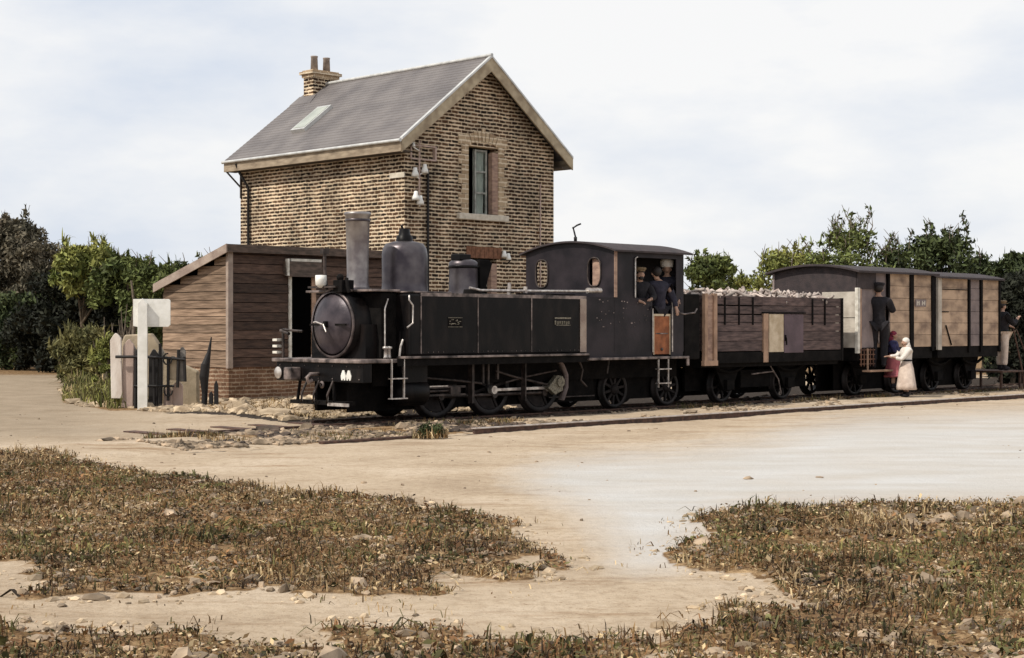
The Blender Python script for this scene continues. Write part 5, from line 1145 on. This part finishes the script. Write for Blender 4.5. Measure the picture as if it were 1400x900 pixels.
def tree(name, label, px, dist, top, w, m, seed, n=9000, leaf=.11, depth=None, low=.12, cat='tree', twigs=0, spike=0, group=None, nc=26, stems=1, mt='bark'):
    """crown top at world height top, crown width w, seen at photo column px"""
    r = random.Random(seed); x, y, _ = D(px, dist); t = thing(name, label, cat, (x, y, 0), group=group); depth = depth or w * .7
    cl = []
    for i in range(int(nc * 1.7)):
        a = r.uniform(0, 6.28); q = r.random() ** .5; zz = low * top + (top * (1 - low)) * r.random() ** .75
        env = math.sin(max(.2, min(1, (1.1 - zz / top) * 3.0)) * math.pi / 2)
        rr = w * r.uniform(.05, .17); env *= r.uniform(.75, 1.15); cl.append(((math.cos(a) * q * (w / 2 - rr * .6) * env, math.sin(a) * q * (depth / 2) * env, min(zz, top - rr * .85)), rr))
    tr = MB()
    for s_ in range(stems):
        ox = (s_ - (stems - 1) / 2) * w * .22; base = (ox, 0, -.1); mid = (ox + r.uniform(-.1, .1) * w, 0, top * .4)
        tr.tube([base, (ox + .05, .02, top * .2), mid, (mid[0] + r.uniform(-.15, .15) * w, 0, top * .75)], .035 * top ** .8, 8, .012 * top)
        for c_, rr in r.sample(cl, min(len(cl), 9)):
            tr.tube([mid, ((mid[0] + c_[0]) / 2, c_[1] / 2, (mid[2] + c_[2]) / 2 + .1), c_], .012 * top, 6, .004 * top)
    obj('trunk', tr, mt, t)
    if twigs:
        tw = MB()
        for k in range(twigs):
            c_, rr = r.choice([q for q in cl if q[0][2] > top * .55] or cl); l = r.uniform(.25, .75) * (1.6 if r.random() < .15 else 1) * (w * .12 + .25); dx = r.uniform(-.6, .6)
            p0 = (c_[0], c_[1], c_[2]); p1 = (c_[0] + dx * l * .5, c_[1], c_[2] + rr * .8 + l * .3); p2 = (p1[0] + dx * l * .5 + r.uniform(-.1, .1), c_[1], p1[2] + l * .6)
            tw.tube([p0, p1, p2], .022, 5, .008)
            if r.random() < .6: tw.tube([p1, (p1[0] + r.uniform(-.3, .3), c_[1], p1[2] + .3)], .014, 5, .006)
            if r.random() < .7: cl.append((p1, w * .035)); cl.append((((p1[0] + p2[0]) / 2, p1[1], (p1[2] + p2[2]) / 2), w * .025))
        obj('twigs', tw, 'twig', t)['kind'] = 'stuff'
    leafcloud('crown', cl, n, leaf, m, t, .9, .3)
    if spike:
        P = np.array([[c_[0] + r.uniform(-rr, rr), c_[1], c_[2] + rr * .3] for c_, rr in (r.choice([q for q in cl if q[0][2] > top * .5] or cl) for _ in range(spike))])
        b_ = blades('shoots', P, .34, .05, [m], lean=.7, tip=.15); b_.parent = t
    return t
def hz(py, dist): return HC + (HYP - py) * dist / FPX
# left group
GL, GRT = 'trees and shrubs left of the shed', 'trees behind the train'
tree('dense_tree', 'big brown-green tree filling the left edge of the picture', 8, 62, hz(300, 62), 4.6, 'leaf_brown', 1, 30000, .12, low=.02, nc=80, spike=260, twigs=14, group=GL)
tree('dense_tree', 'rounded dull brown tree right of the big tree at the left edge', 58, 60, hz(332, 60), 2.6, 'leaf_brown', 2, 13000, .11, low=.03, nc=40, spike=160, twigs=16, group=GL)
tree('leafy_shrub', 'bright green spiky shrub standing highest between the left tree and the shed', 118, 52, hz(338, 52), 2.9, 'leaf_bright', 3, 9000, .12, low=.66, nc=26, spike=420, twigs=10, cat='shrub', group=GL)
tree('leafy_shrub', 'mid green shrub behind the one with dead stems near the white sign', 168, 51, hz(354, 51), 2.5, 'leaf_mid', 4, 9000, .11, low=.5, nc=30, spike=220, twigs=14, cat='shrub', group=GL)
tree('leafy_shrub', 'green shrub with bare twigs above the white sign', 214, 49, hz(362, 49), 2.2, 'leaf_mid', 5, 8000, .09, low=.2, nc=30, spike=200, twigs=16, cat='shrub', group=GL)
tree('leafy_shrub', 'green shrub peeping over the low side of the shed roof', 262, 51, hz(358, 51), 2.6, 'leaf_mid', 6, 7000, .09, low=.1, nc=28, spike=170, twigs=12, cat='shrub', group=GL)
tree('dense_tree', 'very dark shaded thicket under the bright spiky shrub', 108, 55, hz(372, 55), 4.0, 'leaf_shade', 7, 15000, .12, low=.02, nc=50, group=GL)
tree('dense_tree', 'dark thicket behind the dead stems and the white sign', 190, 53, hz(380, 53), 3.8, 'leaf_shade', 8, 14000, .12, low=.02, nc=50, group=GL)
tree('dense_tree', 'green low thicket at the foot of the big left tree', 22, 58, hz(400, 58), 3.6, 'leaf_dark', 9, 9000, .11, low=.02, nc=40, group=GL)
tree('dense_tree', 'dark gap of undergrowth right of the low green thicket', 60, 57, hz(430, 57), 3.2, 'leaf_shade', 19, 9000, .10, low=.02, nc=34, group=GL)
tree('verge_bush', 'yellow-green rounded bush on the verge left of the fence', 118, 44, hz(448, 44), 1.9, 'leaf_olive', 10, 7000, .07, low=.02, nc=26, spike=260, cat='bush', group=GL)
tree('verge_bush', 'low yellow-green bush close against the fence end', 145, 38, hz(462, 38), .9, 'leaf_bright', 12, 3500, .05, low=.02, nc=18, spike=120, cat='bush', group=GL)
p = thing('dead_stems', 'clump of tall pale dead stems standing behind the fence', 'dead plant', D(160, 42))
m = MB()
for k in range(26):
    x0 = random.uniform(-.45, .5); h = random.uniform(1.2, 2.6) * (.8 if k % 3 else 1); dx = random.uniform(-.25, .2)
    m.tube([(x0, random.uniform(-.3, .3), 0), (x0 + dx * .4, 0, h * .5), (x0 + dx, 0, h)], .022, 5, .008)
    if k % 4 == 0: m.tube([(x0 + dx * .4, 0, h * .5), (x0 + dx + .2, 0, h * .8)], .012, 5, .006)
m.tube([(.42, 0, 0), (.45, 0, 2.2), (.38, 0, 2.8)], .05, 6, .03)
obj('stems', m, 'twig', p)
# right group behind the train
tree('leafy_tree', 'rounded green tree just right of the cab above the open wagon', 972, 52, hz(350, 52), 2.2, 'leaf_mid', 21, 7500, .09, low=.4, nc=34, twigs=12, spike=60, group=GRT)
tree('leafy_tree', 'small yellow-green bush between two trees above the open wagon', 1022, 54, hz(376, 54), 2.0, 'leaf_bright', 22, 4500, .08, low=.35, nc=22, twigs=8, spike=60, cat='bush', group=GRT)
tree('leafy_tree', 'yellow-green tree just left of the brake van roof end', 1070, 52, hz(342, 52), 2.3, 'leaf_bright', 23, 5500, .08, low=.35, nc=30, twigs=18, spike=80, group=GRT)
tree('leafy_tree', 'sparse tree with tall bare twigs above the brake van roof', 1158, 54, hz(312, 54), 3.1, 'leaf_mid', 24, 3600, .10, low=.5, nc=34, twigs=60, spike=60, mt='twig', group=GRT)
tree('leafy_tree', 'thin twiggy tree above the joint of the two vans', 1222, 55, hz(340, 55), 2.2, 'leaf_dark', 25, 1500, .10, low=.5, nc=30, twigs=44, spike=40, mt='twig', group=GRT)
tree('leafy_tree', 'dark green tree above the last van roof', 1288, 54, hz(320, 54), 3.4, 'leaf_dark', 26, 7000, .11, low=.5, nc=44, twigs=26, spike=80, group=GRT)
tree('leafy_tree', 'low green bush showing over the right end of the last van roof', 1345, 54, hz(358, 54), 1.9, 'leaf_dark', 30, 3500, .10, low=.4, nc=24, twigs=10, spike=50, cat='bush', group=GRT)
tree('leafy_tree', 'low ragged green bush along the left half of the brake van roof', 1120, 57, hz(346, 57), 2.6, 'leaf_mid', 31, 4200, .10, low=.4, nc=28, twigs=16, spike=60, cat='bush', group=GRT)
tree('leafy_tree', 'low dark bush filling the gap over the joint of the vans', 1240, 58, hz(356, 58), 3.2, 'leaf_dark', 32, 5000, .10, low=.4, nc=30, twigs=14, spike=60, cat='bush', group=GRT)
tree('dense_tree', 'dark tree at the right edge of the picture beyond the last van', 1396, 50, hz(346, 50), 2.4, 'leaf_dark', 27, 12000, .10, low=.02, nc=50, spike=160, group=GRT)
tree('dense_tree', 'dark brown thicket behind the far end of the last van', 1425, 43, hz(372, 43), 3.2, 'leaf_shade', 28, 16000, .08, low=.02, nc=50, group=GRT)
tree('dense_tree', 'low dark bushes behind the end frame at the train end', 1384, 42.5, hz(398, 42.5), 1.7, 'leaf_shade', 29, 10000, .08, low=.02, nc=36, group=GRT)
# far hedge closing the horizon
hcl = []
for k in range(260):
    xx = -95 + k * .75; hcl.append(((xx + random.uniform(-.5, .5), random.uniform(-2, 2), random.uniform(.4, 2.1)), random.uniform(.7, 1.2)))
fh = leafcloud('far_hedge', hcl, 60000, .2, 'leaf_dark'); fh.location = (0, 92, 0); tag(fh, 'long low dark hedge closing the horizon behind house and train', 'hedge', kind='stuff')
# weed clump by the rail end
x0, y0, _ = G(588, 598)
wc = thing('weed_clump', 'dark bushy weed growing by the near end of the siding rail', 'weed', (x0, y0, 0))
leafcloud('leaves', [((random.uniform(-.14, .14), random.uniform(-.1, .1), random.uniform(.03, .14)), .08) for _ in range(10)], 1100, .025, 'leaf_dark', wc)
P = np.array([[random.uniform(-.25, .25), random.uniform(-.15, .15), 0] for _ in range(160)]); b_ = blades('blades', P, .2, .014, ['grass_dry', 'grass_straw', 'grass_green'], lean=.8); b_.parent = wc; del b_['kind']
